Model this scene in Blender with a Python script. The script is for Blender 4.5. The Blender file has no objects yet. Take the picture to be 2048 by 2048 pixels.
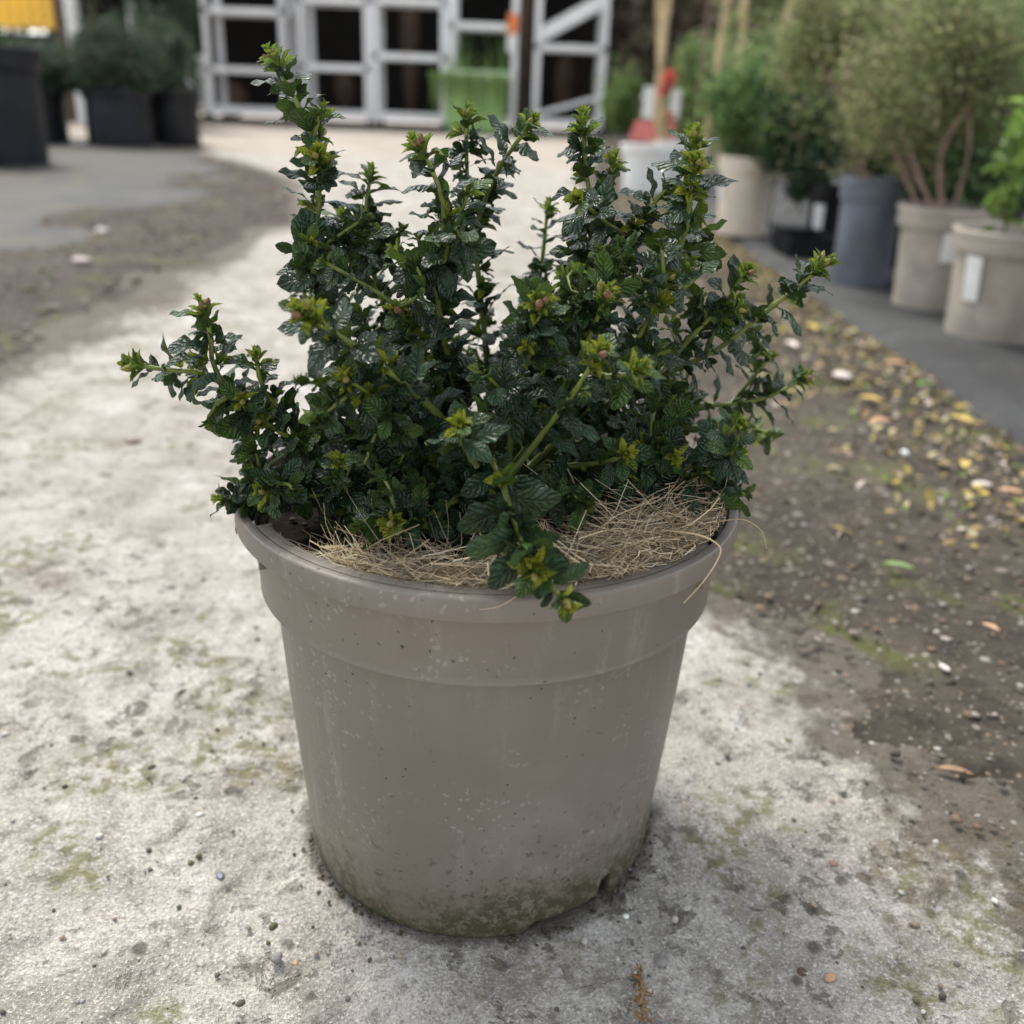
import bpy, math, random
import numpy as np
from mathutils import Vector, Matrix
R = math.radians
random.seed(7); rng = np.random.default_rng(11)
scene = bpy.context.scene
COL = scene.collection

# ------------------------------------------------------------------ camera
CX, CD, CH, PITCH, ROLL, FPX = .0149, .5503, .4616, R(23.07), .0385, .95 * 2048
cam_d = bpy.data.cameras.new('camera'); cam = bpy.data.objects.new('camera', cam_d); COL.objects.link(cam)
cam_d.sensor_width = 36; cam_d.lens = 36 * .95; cam_d.clip_start = .02; cam_d.clip_end = 400
cam.matrix_world = Matrix.Translation((CX, -CD, CH)) @ Matrix.Rotation(R(90) - PITCH, 4, 'X') @ Matrix.Rotation(ROLL, 4, 'Z')
cam_d.dof.use_dof = True; cam_d.dof.focus_distance = .515; cam_d.dof.aperture_fstop = 5.4
scene.camera = cam
# ------------------------------------------------------------------ world, sun, exposure
SUN_EL, SUN_AZ = R(58), R(-35)        # azimuth measured from +Y (away from the camera) towards +X
w = bpy.data.worlds.new('World'); scene.world = w; w.use_nodes = True
nt = w.node_tree; nt.nodes.clear()
sky = nt.nodes.new('ShaderNodeTexSky'); sky.sky_type = 'NISHITA'; sky.sun_disc = False
sky.sun_elevation = SUN_EL; sky.sun_rotation = SUN_AZ; sky.air_density = 1.0; sky.dust_density = 1.2; sky.ozone_density = 1.0
hs = nt.nodes.new('ShaderNodeHueSaturation'); hs.inputs['Saturation'].default_value = .28
bg = nt.nodes.new('ShaderNodeBackground'); bg.inputs['Strength'].default_value = .12
wo = nt.nodes.new('ShaderNodeOutputWorld')
nt.links.new(sky.outputs[0], hs.inputs['Color']); nt.links.new(hs.outputs[0], bg.inputs[0]); nt.links.new(bg.outputs[0], wo.inputs[0])
sun_d = bpy.data.lights.new('sun', 'SUN'); sun_d.energy = 1.5; sun_d.angle = R(20); sun_d.color = (1, .95, .87)
sun = bpy.data.objects.new('sun', sun_d); COL.objects.link(sun)
sd = Vector((math.sin(SUN_AZ) * math.cos(SUN_EL), math.cos(SUN_AZ) * math.cos(SUN_EL), math.sin(SUN_EL)))
sun.rotation_euler = sd.to_track_quat('Z', 'Y').to_euler()
scene.view_settings.view_transform = 'Standard'; scene.view_settings.look = 'None'
scene.view_settings.gamma = 1; scene.view_settings.use_curve_mapping = False
scene.view_settings.exposure = 1.6
scene.cycles.max_bounces = 6; scene.cycles.transparent_max_bounces = 8
scene.cycles.use_denoising = True

# ------------------------------------------------------------------ helpers
def ray(px, py):                                # photograph pixel (2048 frame) -> direction from the camera
    cr, sr = math.cos(ROLL), math.sin(ROLL); a, b = px - 1024, py - 1024
    x = (a * cr + b * sr) / FPX; y = -(-a * sr + b * cr) / FPX
    c, s = math.cos(PITCH), math.sin(PITCH)
    return Vector((x, c + y * s, -s + y * c))
def G(px, py, z=0):                             # point on the level z
    r = ray(px, py); return Vector((CX, -CD, CH)) + r * ((z - CH) / r.z)
def A(px, py, Y):                               # point on the upright plane y = Y
    r = ray(px, py); return Vector((CX, -CD, CH)) + r * ((Y + CD) / r.y)
def tag(o, label=None, cat=None, group=None, kind=None):
    if label: o['label'] = label
    if cat: o['category'] = cat
    if group: o['group'] = group
    if kind: o['kind'] = kind
    return o
def empty(name, loc, label, cat, group=None):
    o = bpy.data.objects.new(name, None); COL.objects.link(o); o.location = loc; o.empty_display_size = .05
    return tag(o, label, cat, group)
def link(name, me, parent=None):
    o = bpy.data.objects.new(name, me); COL.objects.link(o)
    if parent: o.parent = parent
    return o
def mesh(name, V, F, mat, smooth=False, attrs=None, uv=None):
    """V (n,3); F (m,3) or (m,4) array, or a list of faces"""
    me = bpy.data.meshes.new(name)
    V = np.asarray(V, np.float32)
    if isinstance(F, np.ndarray):
        k = F.shape[1]
        me.vertices.add(len(V)); me.vertices.foreach_set('co', V.ravel())
        me.loops.add(F.size); me.loops.foreach_set('vertex_index', F.ravel().astype(np.int32))
        me.polygons.add(len(F)); me.polygons.foreach_set('loop_start', np.arange(0, F.size, k, dtype=np.int32))
        me.update(calc_edges=True)
    else:
        me.from_pydata([tuple(map(float, v)) for v in V], [], F)
    if smooth: me.polygons.foreach_set('use_smooth', np.ones(len(me.polygons), bool))
    for nme, a in (attrs or {}).items():
        if a.ndim == 1:
            at = me.attributes.new(nme, 'FLOAT', 'POINT'); at.data.foreach_set('value', a.astype(np.float32))
        else:
            at = me.attributes.new(nme, 'FLOAT_COLOR', 'POINT')
            at.data.foreach_set('color', np.concatenate([a, np.ones((len(a), 1))], 1).astype(np.float32).ravel())
    if uv is not None:
        vi = np.empty(len(me.loops), np.int32); me.loops.foreach_get('vertex_index', vi)
        l = me.uv_layers.new(name='UVMap'); l.data.foreach_set('uv', uv[vi].astype(np.float32).ravel())
    if mat: me.materials.append(mat)
    me.validate()
    return me
class MB:                                        # collects boxes and tubes for ONE part
    def __init__(s): s.V = []; s.F = []
    def add(s, V, F):
        n = len(s.V); s.V += [tuple(v) for v in V]; s.F += [tuple(i + n for i in f) for f in F]; return s
    def box(s, c, d, rz=0, rx=0, ry=0, taper=1):
        M = Matrix.Translation(c) @ Matrix.Rotation(rz, 4, 'Z') @ Matrix.Rotation(rx, 4, 'X') @ Matrix.Rotation(ry, 4, 'Y')
        V = [M @ Vector((sx * d[0] / 2 * (taper if sz < 0 else 1), sy * d[1] / 2 * (taper if sz < 0 else 1), sz * d[2] / 2)) for sx in (-1, 1) for sy in (-1, 1) for sz in (-1, 1)]
        return s.add(V, [(0, 1, 3, 2), (4, 6, 7, 5), (0, 4, 5, 1), (2, 3, 7, 6), (0, 2, 6, 4), (1, 5, 7, 3)])
    def tube(s, pts, rad, n=8, cap=True):
        pts = [Vector(p) for p in pts]
        if not hasattr(rad, '__len__'): rad = [rad] * len(pts)
        V = []; F = []; up = Vector((.13, .21, .97)); m = len(pts)
        for i, p in enumerate(pts):
            t = (pts[min(i + 1, m - 1)] - pts[max(i - 1, 0)]).normalized()
            a = t.cross(up)
            if a.length < .1: a = t.cross(Vector((1, 0, 0)))
            a.normalize(); b = t.cross(a); up = -b if False else up
            for k in range(n):
                q = 2 * math.pi * k / n; V.append(p + (a * math.cos(q) + b * math.sin(q)) * rad[i])
        for i in range(m - 1):
            for k in range(n):
                k2 = (k + 1) % n; F.append((i * n + k, i * n + k2, i * n + n + k2, i * n + n + k))
        if cap: F.append(tuple(range(n))); F.append(tuple(range(m * n - 1, m * n - n - 1, -1)))
        return s.add(V, F)
    def lathe(s, prof, n=64, a0=0, a1=2 * math.pi, c=(0, 0)):
        full = abs(a1 - a0 - 2 * math.pi) < 1e-6; m = n if full else n + 1; V = []; F = []
        for r, z in prof:
            for k in range(m):
                q = a0 + (a1 - a0) * k / n; V.append((c[0] + r * math.cos(q), c[1] + r * math.sin(q), z))
        for i in range(len(prof) - 1):
            for k in range(n):
                k2 = (k + 1) % m; F.append((i * m + k, i * m + k2, i * m + m + k2, i * m + m + k))
        return s.add(V, F)
    def build(s, name, mat, parent=None, smooth=True, loc=None):
        me = mesh(name, s.V, s.F, mat, smooth)
        if smooth:
            try: me.set_sharp_from_angle(angle=R(26))
            except Exception: pass
        o = link(name, me, parent)
        if loc is not None: o.location = loc
        return o

def hsh(ix, iy, seed):
    n = (ix.astype(np.int64) * 374761393 + iy.astype(np.int64) * 668265263 + seed * 1274126177) & 0xffffffff
    n = ((n ^ (n >> 13)) * 1274126177) & 0xffffffff
    return ((n ^ (n >> 16)) & 0xffff) / 65535.
def vn(x, y, seed=0):
    ix = np.floor(x); iy = np.floor(y); fx = x - ix; fy = y - iy
    fx = fx * fx * (3 - 2 * fx); fy = fy * fy * (3 - 2 * fy)
    a, b, c, d = hsh(ix, iy, seed), hsh(ix + 1, iy, seed), hsh(ix, iy + 1, seed), hsh(ix + 1, iy + 1, seed)
    return (a + (b - a) * fx) * (1 - fy) + (c + (d - c) * fx) * fy
def fbm(x, y, seed=0, o=4):
    s = 0; a = .5; t = 0
    for i in range(o):
        s = s + a * vn(x * 2 ** i + 17.3 * i, y * 2 ** i + 9.1 * i, seed + i); t += a; a *= .5
    return s / t
def ss(a, b, x): t = np.clip((x - a) / (b - a), 0, 1); return t * t * (3 - 2 * t)

# ------------------------------------------------------------------ materials
def M_(name):
    m = bpy.data.materials.new(name); m.use_nodes = True; m.node_tree.nodes.clear(); return m
class NT:
    def __init__(s, name):
        s.m = M_(name); s.t = s.m.node_tree; s.out = s.n('ShaderNodeOutputMaterial'); s.b = s.n('ShaderNodeBsdfPrincipled')
        s.l(s.b.outputs[0], s.out.inputs['Surface'])
    def n(s, k, **kw):
        x = s.t.nodes.new(k)
        for a, v in kw.items(): setattr(x, a, v)
        return x
    def l(s, a, b): s.t.links.new(a, b)
    def val(s, i, v):
        if hasattr(v, 'is_linked') or isinstance(v, bpy.types.NodeSocket): s.l(v, i)
        else: i.default_value = v
    def math(s, op, a, b=None, c=None, clamp=False):
        x = s.n('ShaderNodeMath', operation=op); x.use_clamp = clamp; s.val(x.inputs[0], a)
        if b is not None: s.val(x.inputs[1], b)
        if c is not None: s.val(x.inputs[2], c)
        return x.outputs[0]
    def mix(s, f, a, b, mode='MIX'):
        x = s.n('ShaderNodeMix', data_type='RGBA', blend_type=mode)
        s.val(x.inputs[0], f)
        for i, v in ((6, a), (7, b)):
            if isinstance(v, tuple): x.inputs[i].default_value = v + (1,) if len(v) == 3 else v
            else: s.l(v, x.inputs[i])
        return x.outputs[2]
    def noise(s, scale, detail=4, rough=.55, co=None, dist=0):
        x = s.n('ShaderNodeTexNoise'); x.inputs['Scale'].default_value = scale; x.inputs['Detail'].default_value = detail
        x.inputs['Roughness'].default_value = rough; x.inputs['Distortion'].default_value = dist
        if co is not None: s.l(co, x.inputs['Vector'])
        return x.outputs['Fac']
    def voro(s, scale, co=None, feat='F1', rnd=1):
        x = s.n('ShaderNodeTexVoronoi'); x.feature = feat; x.inputs['Scale'].default_value = scale; x.inputs['Randomness'].default_value = rnd
        if co is not None: s.l(co, x.inputs['Vector'])
        return x
    def rmp(s, v, a, b, lo=0., hi=1.):
        x = s.n('ShaderNodeMapRange'); x.interpolation_type = 'SMOOTHSTEP'; s.val(x.inputs[0], v)
        for i, q in enumerate((a, b, lo, hi)): x.inputs[i + 1].default_value = q
        return x.outputs[0]
    def co(s, kind='Object'): return s.n('ShaderNodeTexCoord').outputs[kind]
    def bump(s, h, strength=.5, dist=.001, normal=None):
        x = s.n('ShaderNodeBump'); x.inputs['Strength'].default_value = strength; x.inputs['Distance'].default_value = dist
        s.l(h, x.inputs['Height'])
        if normal is not None: s.l(normal, x.inputs['Normal'])
        return x.outputs[0]
    def set(s, col=None, rough=None, normal=None, spec=None, metal=None, **kw):
        B = s.b.inputs
        if col is not None:
            if isinstance(col, tuple): B['Base Color'].default_value = col + (1,)
            else: s.l(col, B['Base Color'])
        if rough is not None: s.val(B['Roughness'], rough)
        if spec is not None: s.val(B['Specular IOR Level'], spec)
        if metal is not None: B['Metallic'].default_value = metal
        if normal is not None: s.l(normal, B['Normal'])
        return s.m

def m_plain(name, col, rough=.6, var=.25, scale=30, bump=.2, metal=0, spec=.5):
    t = NT(name); co = t.co(); f = t.noise(scale, 5, .6, co)
    c = t.mix(t.rmp(f, .3, .7), tuple(x * (1 - var) for x in col), tuple(min(1, x * (1 + var)) for x in col))
    return t.set(c, t.rmp(f, .2, .8, rough - .08, rough + .08), t.bump(f, bump, .002), spec, metal)

def m_concrete():
    t = NT('rough_concrete'); co = t.co()
    big = t.noise(2.3, 4, .6, co, .4); mid = t.noise(14, 5, .62, co, .3); fine = t.noise(110, 5, .7, co); grain = t.noise(520, 3, .7, co)
    c = t.mix(t.rmp(big, .3, .7), (.37, .345, .30), (.47, .445, .395))
    c = t.mix(t.rmp(mid, .42, .66), c, (.27, .25, .215)); c = t.mix(t.rmp(mid, .44, .30, 0, .6), c, (.58, .565, .54))
    c = t.mix(t.rmp(fine, .50, .68, 0, .8), c, (.19, .175, .15))            # dirt lodged in the pits
    c = t.mix(t.rmp(grain, .54, .66, 0, .7), c, (.73, .70, .65))             # pale sand grains
    c = t.mix(t.rmp(grain, .46, .36, 0, .6), c, (.15, .138, .12))
    moss = t.math('MULTIPLY', t.rmp(t.noise(9, 3, .6, co, .6), .51, .62), t.rmp(t.noise(60, 5, .7, co), .46, .58))
    c = t.mix(t.math('MULTIPLY', moss, .75), c, (.135, .125, .045))
    pt = t.math('MULTIPLY', t.rmp(t.noise(44, 5, .72, co, .4), .55, .63), t.rmp(t.noise(6, 3, .6, co), .38, .58)); c = t.mix(t.math('MULTIPLY', pt, .8), c, (.125, .11, .085))
    brown = t.math('MULTIPLY', t.rmp(t.noise(5.1, 4, .65, co, .3), .56, .68), t.rmp(t.noise(85, 3, .6, co), .38, .60))
    c = t.mix(t.math('MULTIPLY', brown, .6), c, (.17, .13, .095))
    da = t.n('ShaderNodeAttribute'); da.attribute_name = 'dirt'; fa = t.n('ShaderNodeAttribute'); fa.attribute_name = 'far'; wa = t.n('ShaderNodeAttribute'); wa.attribute_name = 'contact_shade'
    dn = t.math('ADD', da.outputs['Fac'], t.math('MULTIPLY', t.math('SUBTRACT', t.noise(42, 5, .7, co), .5), 1.5)); c = t.mix(t.math('MULTIPLY', t.rmp(dn, .42, .85), .85), c, (.085, .068, .05))
    c = t.mix(fa.outputs['Fac'], c, t.mix(t.rmp(big, .35, .65), (.30, .262, .22), (.42, .37, .315)))
    c = t.mix(t.math('MULTIPLY', t.rmp(t.math('ADD', wa.outputs['Fac'], t.math('SUBTRACT', t.noise(70, 4, .7, co), .5)), .3, .9), .8), c, (.07, .062, .045))  # pot's contact shadow mixed into the concrete colour, edge broken by noise
    v = t.voro(34, co); sp = t.math('MULTIPLY', t.rmp(v.outputs['Distance'], .20, .10), t.rmp(t.noise(13, 2, .5, co), .52, .56))
    c = t.mix(t.math('MULTIPLY', sp, .8), c, (.075, .068, .055))
    v2 = t.voro(70, co); st = t.math('MULTIPLY', t.rmp(v2.outputs['Distance'], .22, .16), t.rmp(t.noise(23, 2, .5, co), .57, .6))
    h2 = t.n('ShaderNodeSeparateColor'); t.l(v2.outputs['Color'], h2.inputs[0]); c = t.mix(t.math('MULTIPLY', st, .5), c, t.mix(h2.outputs[0], (.12, .10, .08), (.62, .61, .60)))
    h = t.math('ADD', t.math('MULTIPLY', fine, 1.3), t.math('MULTIPLY', grain, .7)); h = t.math('ADD', h, t.math('MULTIPLY', mid, 1.5))
    h = t.math('ADD', h, t.math('MULTIPLY', t.math('ADD', sp, pt), -.6))
    return t.set(c, t.rmp(fine, .3, .7, .92, .78), t.bump(h, 1.0, .0034), .25)
def m_soil(name, base=(.075, .062, .048), litter=True):
    t = NT(name); co = t.co()
    big = t.noise(3.2, 4, .6, co, .5); mid = t.noise(28, 5, .65, co); fine = t.noise(190, 4, .7, co)
    c = t.mix(t.rmp(big, .35, .65), base, tuple(x * 1.6 for x in base))
    c = t.mix(t.rmp(mid, .45, .7, 0, .8), c, tuple(x * .5 for x in base))
    c = t.mix(t.rmp(fine, .55, .75, 0, .7), c, (.19, .165, .135))
    moss = t.math('MULTIPLY', t.rmp(t.noise(6.5, 4, .6, co, .4), .52, .64), t.rmp(mid, .35, .6))
    c = t.mix(t.math('MULTIPLY', moss, .7), c, (.09, .10, .03))
    for sc, th, f in ((38, .30, .55), (75, .28, .6), (150, .3, .7)):
        v = t.voro(sc, co); hv = t.n('ShaderNodeSeparateColor'); t.l(v.outputs['Color'], hv.inputs[0])
        k = t.math('MULTIPLY', t.rmp(v.outputs['Distance'], th, th * .75), t.rmp(hv.outputs[0], .74, .78))
        cc = t.mix(hv.outputs[1], (.22, .155, .09) if litter else (.16, .14, .12), (.30, .285, .26))
        c = t.mix(t.math('MULTIPLY', k, f), c, cc)
    h = t.math('ADD', mid, t.math('MULTIPLY', fine, .5))
    return t.set(c, .9, t.bump(h, .8, .004), .2)
def m_pot_main():
    t = NT('taupe_plastic'); co = t.co(); sep = t.n('ShaderNodeSeparateXYZ'); t.l(co, sep.inputs[0]); X, Y, Z = sep.outputs
    n1 = t.noise(9, 4, .55, co); n2 = t.noise(300, 2, .5, co)
    c = t.mix(t.rmp(n1, .3, .7), (.142, .122, .100), (.165, .143, .118))
    # dried water spots and pale scuffs
    cod = t.n('ShaderNodeVectorMath', operation='MULTIPLY_ADD'); nz = t.n('ShaderNodeTexNoise'); nz.inputs['Scale'].default_value = 260; t.l(co, nz.inputs['Vector']); t.l(nz.outputs['Color'], cod.inputs[0]); cod.inputs[1].default_value = (.006, .006, .006); t.l(co, cod.inputs[2]); co0 = co; co = cod.outputs[0]
    v = t.voro(260, co); hv = t.n('ShaderNodeSeparateColor'); t.l(v.outputs['Color'], hv.inputs[0])
    ring = t.math('MULTIPLY', t.rmp(v.outputs['Distance'], .42, .30), t.rmp(hv.outputs[0], .55, .75))
    ring = t.math('MULTIPLY', ring, t.rmp(t.noise(16, 3, .6, co), .46, .62))
    c = t.mix(t.math('MULTIPLY', ring, .26), c, (.42, .40, .36))
    st = t.n('ShaderNodeMapping'); t.l(co, st.inputs[0]); st.inputs['Scale'].default_value = (1, 1, .06)
    streak = t.noise(90, 3, .6, st.outputs[0]); c = t.mix(t.rmp(streak, .55, .8, 0, .28), c, (.34, .315, .275)); st2 = t.n('ShaderNodeMapping'); t.l(co, st2.inputs[0]); st2.inputs['Scale'].default_value = (1, 1, .15); c = t.mix(t.rmp(t.noise(38, 5, .7, st2.outputs[0]), .52, .75, 0, .35), c, (.125, .108, .085)); c = t.mix(t.rmp(t.noise(5, 5, .7, co), .5, .7, 0, .3), c, (.27, .25, .22))
    # black grit specks
    v = t.voro(230, co); hv = t.n('ShaderNodeSeparateColor'); t.l(v.outputs['Color'], hv.inputs[0])
    g = t.math('MULTIPLY', t.rmp(v.outputs['Distance'], .20, .12), t.rmp(hv.outputs[1], .86, .88))
    c = t.mix(t.math('MULTIPLY', g, .85), c, (.03, .025, .018))
    v = t.voro(85, co); hv = t.n('ShaderNodeSeparateColor'); t.l(v.outputs['Color'], hv.inputs[0])
    g2 = t.math('MULTIPLY', t.rmp(v.outputs['Distance'], .10, .05), t.rmp(hv.outputs[1], .80, .82))
    c = t.mix(t.math('MULTIPLY', g2, .8), c, (.045, .036, .022))
    # algae and soil splash near the foot, stronger on the right
    edge = t.math('ADD', Z, t.math('MULTIPLY', t.math('SUBTRACT', t.noise(22, 6, .72, co), .5), -.13))
    edge = t.math('ADD', edge, t.math('MULTIPLY', X, -.10))
    haze = t.rmp(edge, .07, .0, 0, .42); c = t.mix(haze, c, (.115, .105, .055))
    al = t.math('MULTIPLY', t.rmp(edge, .044, .006), t.rmp(t.noise(150, 6, .8, co), .42, .52))
    c = t.mix(t.math('MULTIPLY', al, .85), c, t.mix(t.noise(60, 3, .6, co), (.018, .017, .008), (.055, .055, .014)))
    fl = t.math('MULTIPLY', t.rmp(edge, .11, .03), t.rmp(t.noise(170, 4, .75, co), .58, .64))
    c = t.mix(t.math('MULTIPLY', fl, .8), c, (.045, .036, .018))
    h = t.math('ADD', t.math('MULTIPLY', n1, .6), t.math('MULTIPLY', n2, .03)); h = t.math('ADD', h, t.math('MULTIPLY', t.math('ADD', g, g2), .25))
    return t.set(c, t.rmp(t.math('ADD', n1, al), .3, .9, .40, .60), t.bump(h, .35, .001), .42)
def m_leaf():
    t = NT('crinkled_leaf'); uv = t.co('UV'); sep = t.n('ShaderNodeSeparateXYZ'); t.l(uv, sep.inputs[0]); U, V, _ = sep.outputs
    oi = t.n('ShaderNodeObjectInfo'); oc = t.n('ShaderNodeSeparateColor'); t.l(oi.outputs['Color'], oc.inputs[0])
    def at(nm):
        a = t.n('ShaderNodeAttribute'); a.attribute_name = nm; return a.outputs['Fac']
    age = t.math('ADD', at('age'), oc.outputs[0]); rnd = t.math('ADD', at('rnd'), oc.outputs[1])
    au = t.math('ABSOLUTE', t.math('MULTIPLY_ADD', U, 2, -1))
    ph = t.math('MULTIPLY_ADD', V, 6.2, t.math('MULTIPLY', au, -1.9)); wm = t.n('ShaderNodeVectorMath', operation='MULTIPLY_ADD'); t.l(uv, wm.inputs[0]); wm.inputs[1].default_value = (1, 1.6, 1); cx_ = t.n('ShaderNodeCombineXYZ'); t.l(t.math('MULTIPLY', rnd, 40), cx_.inputs[2]); t.l(cx_.outputs[0], wm.inputs[2]); wob = t.noise(4.5, 3, .6, wm.outputs[0]); ph = t.math('ADD', ph, t.math('MULTIPLY', t.math('SUBTRACT', wob, .5), 1.3))
    f = t.math('ABSOLUTE', t.math('SINE', t.math('MULTIPLY', ph, math.pi)))
    puff = t.math('ADD', t.math('POWER', f, .6), t.math('MULTIPLY', wob, .8)); mid = t.rmp(au, 0, .13)
    h = t.math('MULTIPLY', puff, mid)
    dark = t.mix(rnd, (.0065, .024, .009), (.017, .052, .017))
    c1 = t.mix(t.rmp(age, .02, .42), dark, (.045, .095, .014)); c1 = t.mix(t.rmp(age, .35, .95), c1, (.42, .46, .045))
    c1 = t.mix(t.rmp(h, .35, 0, 0, .32), c1, (.06, .10, .05))
    under = t.mix(t.rmp(age, .1, .9), (.045, .095, .020), (.22, .32, .05))
    geo = t.n('ShaderNodeNewGeometry'); c = t.mix(geo.outputs['Backfacing'], c1, under)
    t.set(c, t.math('MULTIPLY_ADD', rnd, .20, .24), t.bump(h, 1.0, .0012), .5)
    tr = t.n('ShaderNodeBsdfTranslucent'); t.l(t.mix(.5, c, (.10, .16, .01)), tr.inputs[0])
    ms = t.n('ShaderNodeMixShader'); ms.inputs[0].default_value = .10; t.l(t.rmp(age, 0, 1, .12, .34), ms.inputs[0])
    t.l(t.b.outputs[0], ms.inputs[1]); t.l(tr.outputs[0], ms.inputs[2]); t.l(ms.outputs[0], t.out.inputs[0])
    return t.m
def m_stem():
    t = NT('green_stem'); co = t.co(); a = t.n('ShaderNodeAttribute'); a.attribute_name = 'age'
    n = t.noise(220, 4, .6, co)
    c = t.mix(a.outputs['Fac'], (.055, .075, .018), (.17, .22, .04)); c = t.mix(t.rmp(n, .5, .72, 0, .55), c, (.075, .055, .025))
    return t.set(c, .45, t.bump(n, .5, .0006), .4)
def m_attr(name, rough=.8, spec=.3, transl=0, bump=0):
    t = NT(name); a = t.n('ShaderNodeAttribute'); a.attribute_name = 'Col'
    t.set(a.outputs['Color'], rough, None, spec)
    if bump: t.l(t.bump(t.noise(400, 3, .6, t.co()), bump, .001), t.b.inputs['Normal'])
    if transl:
        tr = t.n('ShaderNodeBsdfTranslucent'); t.l(a.outputs['Color'], tr.inputs[0]); ms = t.n('ShaderNodeMixShader'); ms.inputs[0].default_value = transl
        t.l(t.b.outputs[0], ms.inputs[1]); t.l(tr.outputs[0], ms.inputs[2]); t.l(ms.outputs[0], t.out.inputs[0])
    return t.m

MAT = dict(
    concrete=m_concrete(), soil=m_soil('earth', (.042, .034, .028)), soil2=m_soil('gritty_earth', (.043, .036, .027)),
    pot=m_pot_main(), leaf=m_leaf(), stem=m_stem(), col=m_attr('mixed_colours', .8, .3, 0, .4), bush=m_attr('bush_leaf', .5, .35, .5),
    fibre=m_attr('coir_fibre', .55, .35, .25), potting=m_plain('potting_soil', (.010, .007, .005), .97, .6, 220, 1.0, 0, .08),
    beige=m_plain('beige_plastic', (.62, .54, .44), .5, .12, 9, .1), beige2=m_plain('dusty_beige_plastic', (.33, .29, .24), .6, .2, 14, .1),
    slate=m_plain('slate_plastic', (.10, .112, .142), .45, .25, 10, .1), black=m_plain('black_plastic', (.0065, .007, .010), .42, .4, 8, .1, 0, .3),
    blackd=m_plain('dusty_black_plastic', (.012, .013, .018), .5, .5, 6, .1, 0, .3),
    steel=m_plain('galvanised_steel', (.70, .70, .71), .4, .14, 25, .1, .3), tray=m_plain('worn_aluminium_tray', (.78, .78, .78), .45, .12, 12, .1, .1),
    rubber=m_plain('rubber', (.02, .02, .02), .7), white=m_plain('white_plastic', (.72, .72, .70), .5, .06, 20, .1),
    red=m_plain('red_print', (.70, .20, .18), .5, .12, 20, .1), orange=m_plain('orange_card', (.75, .20, .05), .6, .1, 20, .1),
    lime=m_plain('lime_plastic', (.24, .40, .13), .5, .15, 20, .1), yellow=m_plain('yellow_paint', (.92, .56, .06), .45, .06, 6, .05),
    cane=m_plain('bamboo', (.46, .35, .19), .5, .2, 20, .2), wood=m_plain('brown_timber', (.09, .055, .035), .8, .3, 12, .4),
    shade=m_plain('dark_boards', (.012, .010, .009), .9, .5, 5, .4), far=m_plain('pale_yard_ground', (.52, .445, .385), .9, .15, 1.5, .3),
    twig=m_plain('brown_twig', (.12, .085, .06), .8, .3, 90, .5), twigr=m_plain('reddish_bark', (.20, .125, .09), .7, .25, 90, .4),
    stone=m_plain('stone', (.20, .19, .18), .8, .3, 160, .8), palestone=m_plain('pale_stone', (.60, .52, .47), .8, .15, 60, .5),
    dry=m_plain('dry_leaf', (.24, .15, .085), .75, .3, 200, .5), dgreen=m_plain('fallen_green_leaf', (.13, .22, .06), .5, .2, 100, .3),
    yleaf=m_plain('fallen_yellow_leaf', (.50, .36, .08), .65, .2, 100, .3), tleaf=m_plain('fallen_tan_leaf', (.42, .25, .14), .7, .2, 100, .3),
    bud=m_plain('bud_scales', (.24, .22, .05), .5, .35, 500, .6), bud2=m_plain('brown_bud_scales', (.23, .125, .07), .55, .35, 500, .6),
)
def m_fabric():
    t = NT('weed_fabric'); co = t.co(); wv = t.n('ShaderNodeTexWave'); wv.inputs['Scale'].default_value = 160; t.l(co, wv.inputs['Vector'])
    big = t.noise(3, 5, .6, co, .4); fine = t.noise(60, 4, .65, co)
    c = t.mix(t.rmp(big, .4, .65), (.028, .029, .030), (.055, .057, .057)); c = t.mix(t.rmp(fine, .52, .75, 0, .6), c, (.095, .088, .07))
    return t.set(c, .75, t.bump(t.math('ADD', wv.outputs['Fac'], big), .25, .002), .3)
MAT['fabric'] = m_fabric()
def m_fabric2():
    t = NT('faded_weed_fabric'); co = t.co(); big = t.noise(2.2, 5, .6, co, .6); fine = t.noise(40, 4, .65, co)
    c = t.mix(t.rmp(big, .4, .6), (.032, .036, .042), (.062, .066, .070)); c = t.mix(t.rmp(fine, .42, .66, 0, .9), c, (.060, .053, .042)); c = t.mix(t.rmp(t.noise(2.6, 5, .7, co, .8), .44, .56, 0, .95), c, (.07, .062, .048))
    return t.set(c, .75, t.bump(big, .3, .01), .3)
MAT['fabric2'] = m_fabric2()

# ------------------------------------------------------------------ ground
def axis(lo, hi, a, b, d, g):                    # fine between a and b, growing outside
    c = list(np.arange(a, b, d)); s = d
    while c[-1] < hi: s *= g; c.append(c[-1] + s)
    s = d
    while c[0] > lo: s *= g; c.insert(0, c[0] - s)
    return np.array(c)
GX = axis(-9, 9, -.42, .50, .0026, 1.036); GY = axis(-.6, 17, -.23, .42, .0026, 1.036)
gx, gy = np.meshgrid(GX, GY)
dist = np.hypot(gx - CX, gy + CD)
def conc_h(x, y, fade):
    h = (fbm(x * 3.1, y * 3.1, 3, 3) - .5) * .006 * np.clip(fade * 2, 0, 1)
    h += (fbm(x * 38, y * 38, 7, 3) - .5) * .0028 * fade
    p = fbm(x * 85, y * 85, 21, 2); h -= ss(.60, .74, p) * .0022 * fade
    q = fbm(x * 27, y * 27, 41, 3); h -= ss(.62, .70, q) * .0030 * fade
    h += (vn(x * 330, y * 330, 31) - .5) * .0010 * fade
    return h
fade = np.clip(1.4 - dist * .8, .12, 1)
ch = conc_h(gx, gy, fade)
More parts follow.
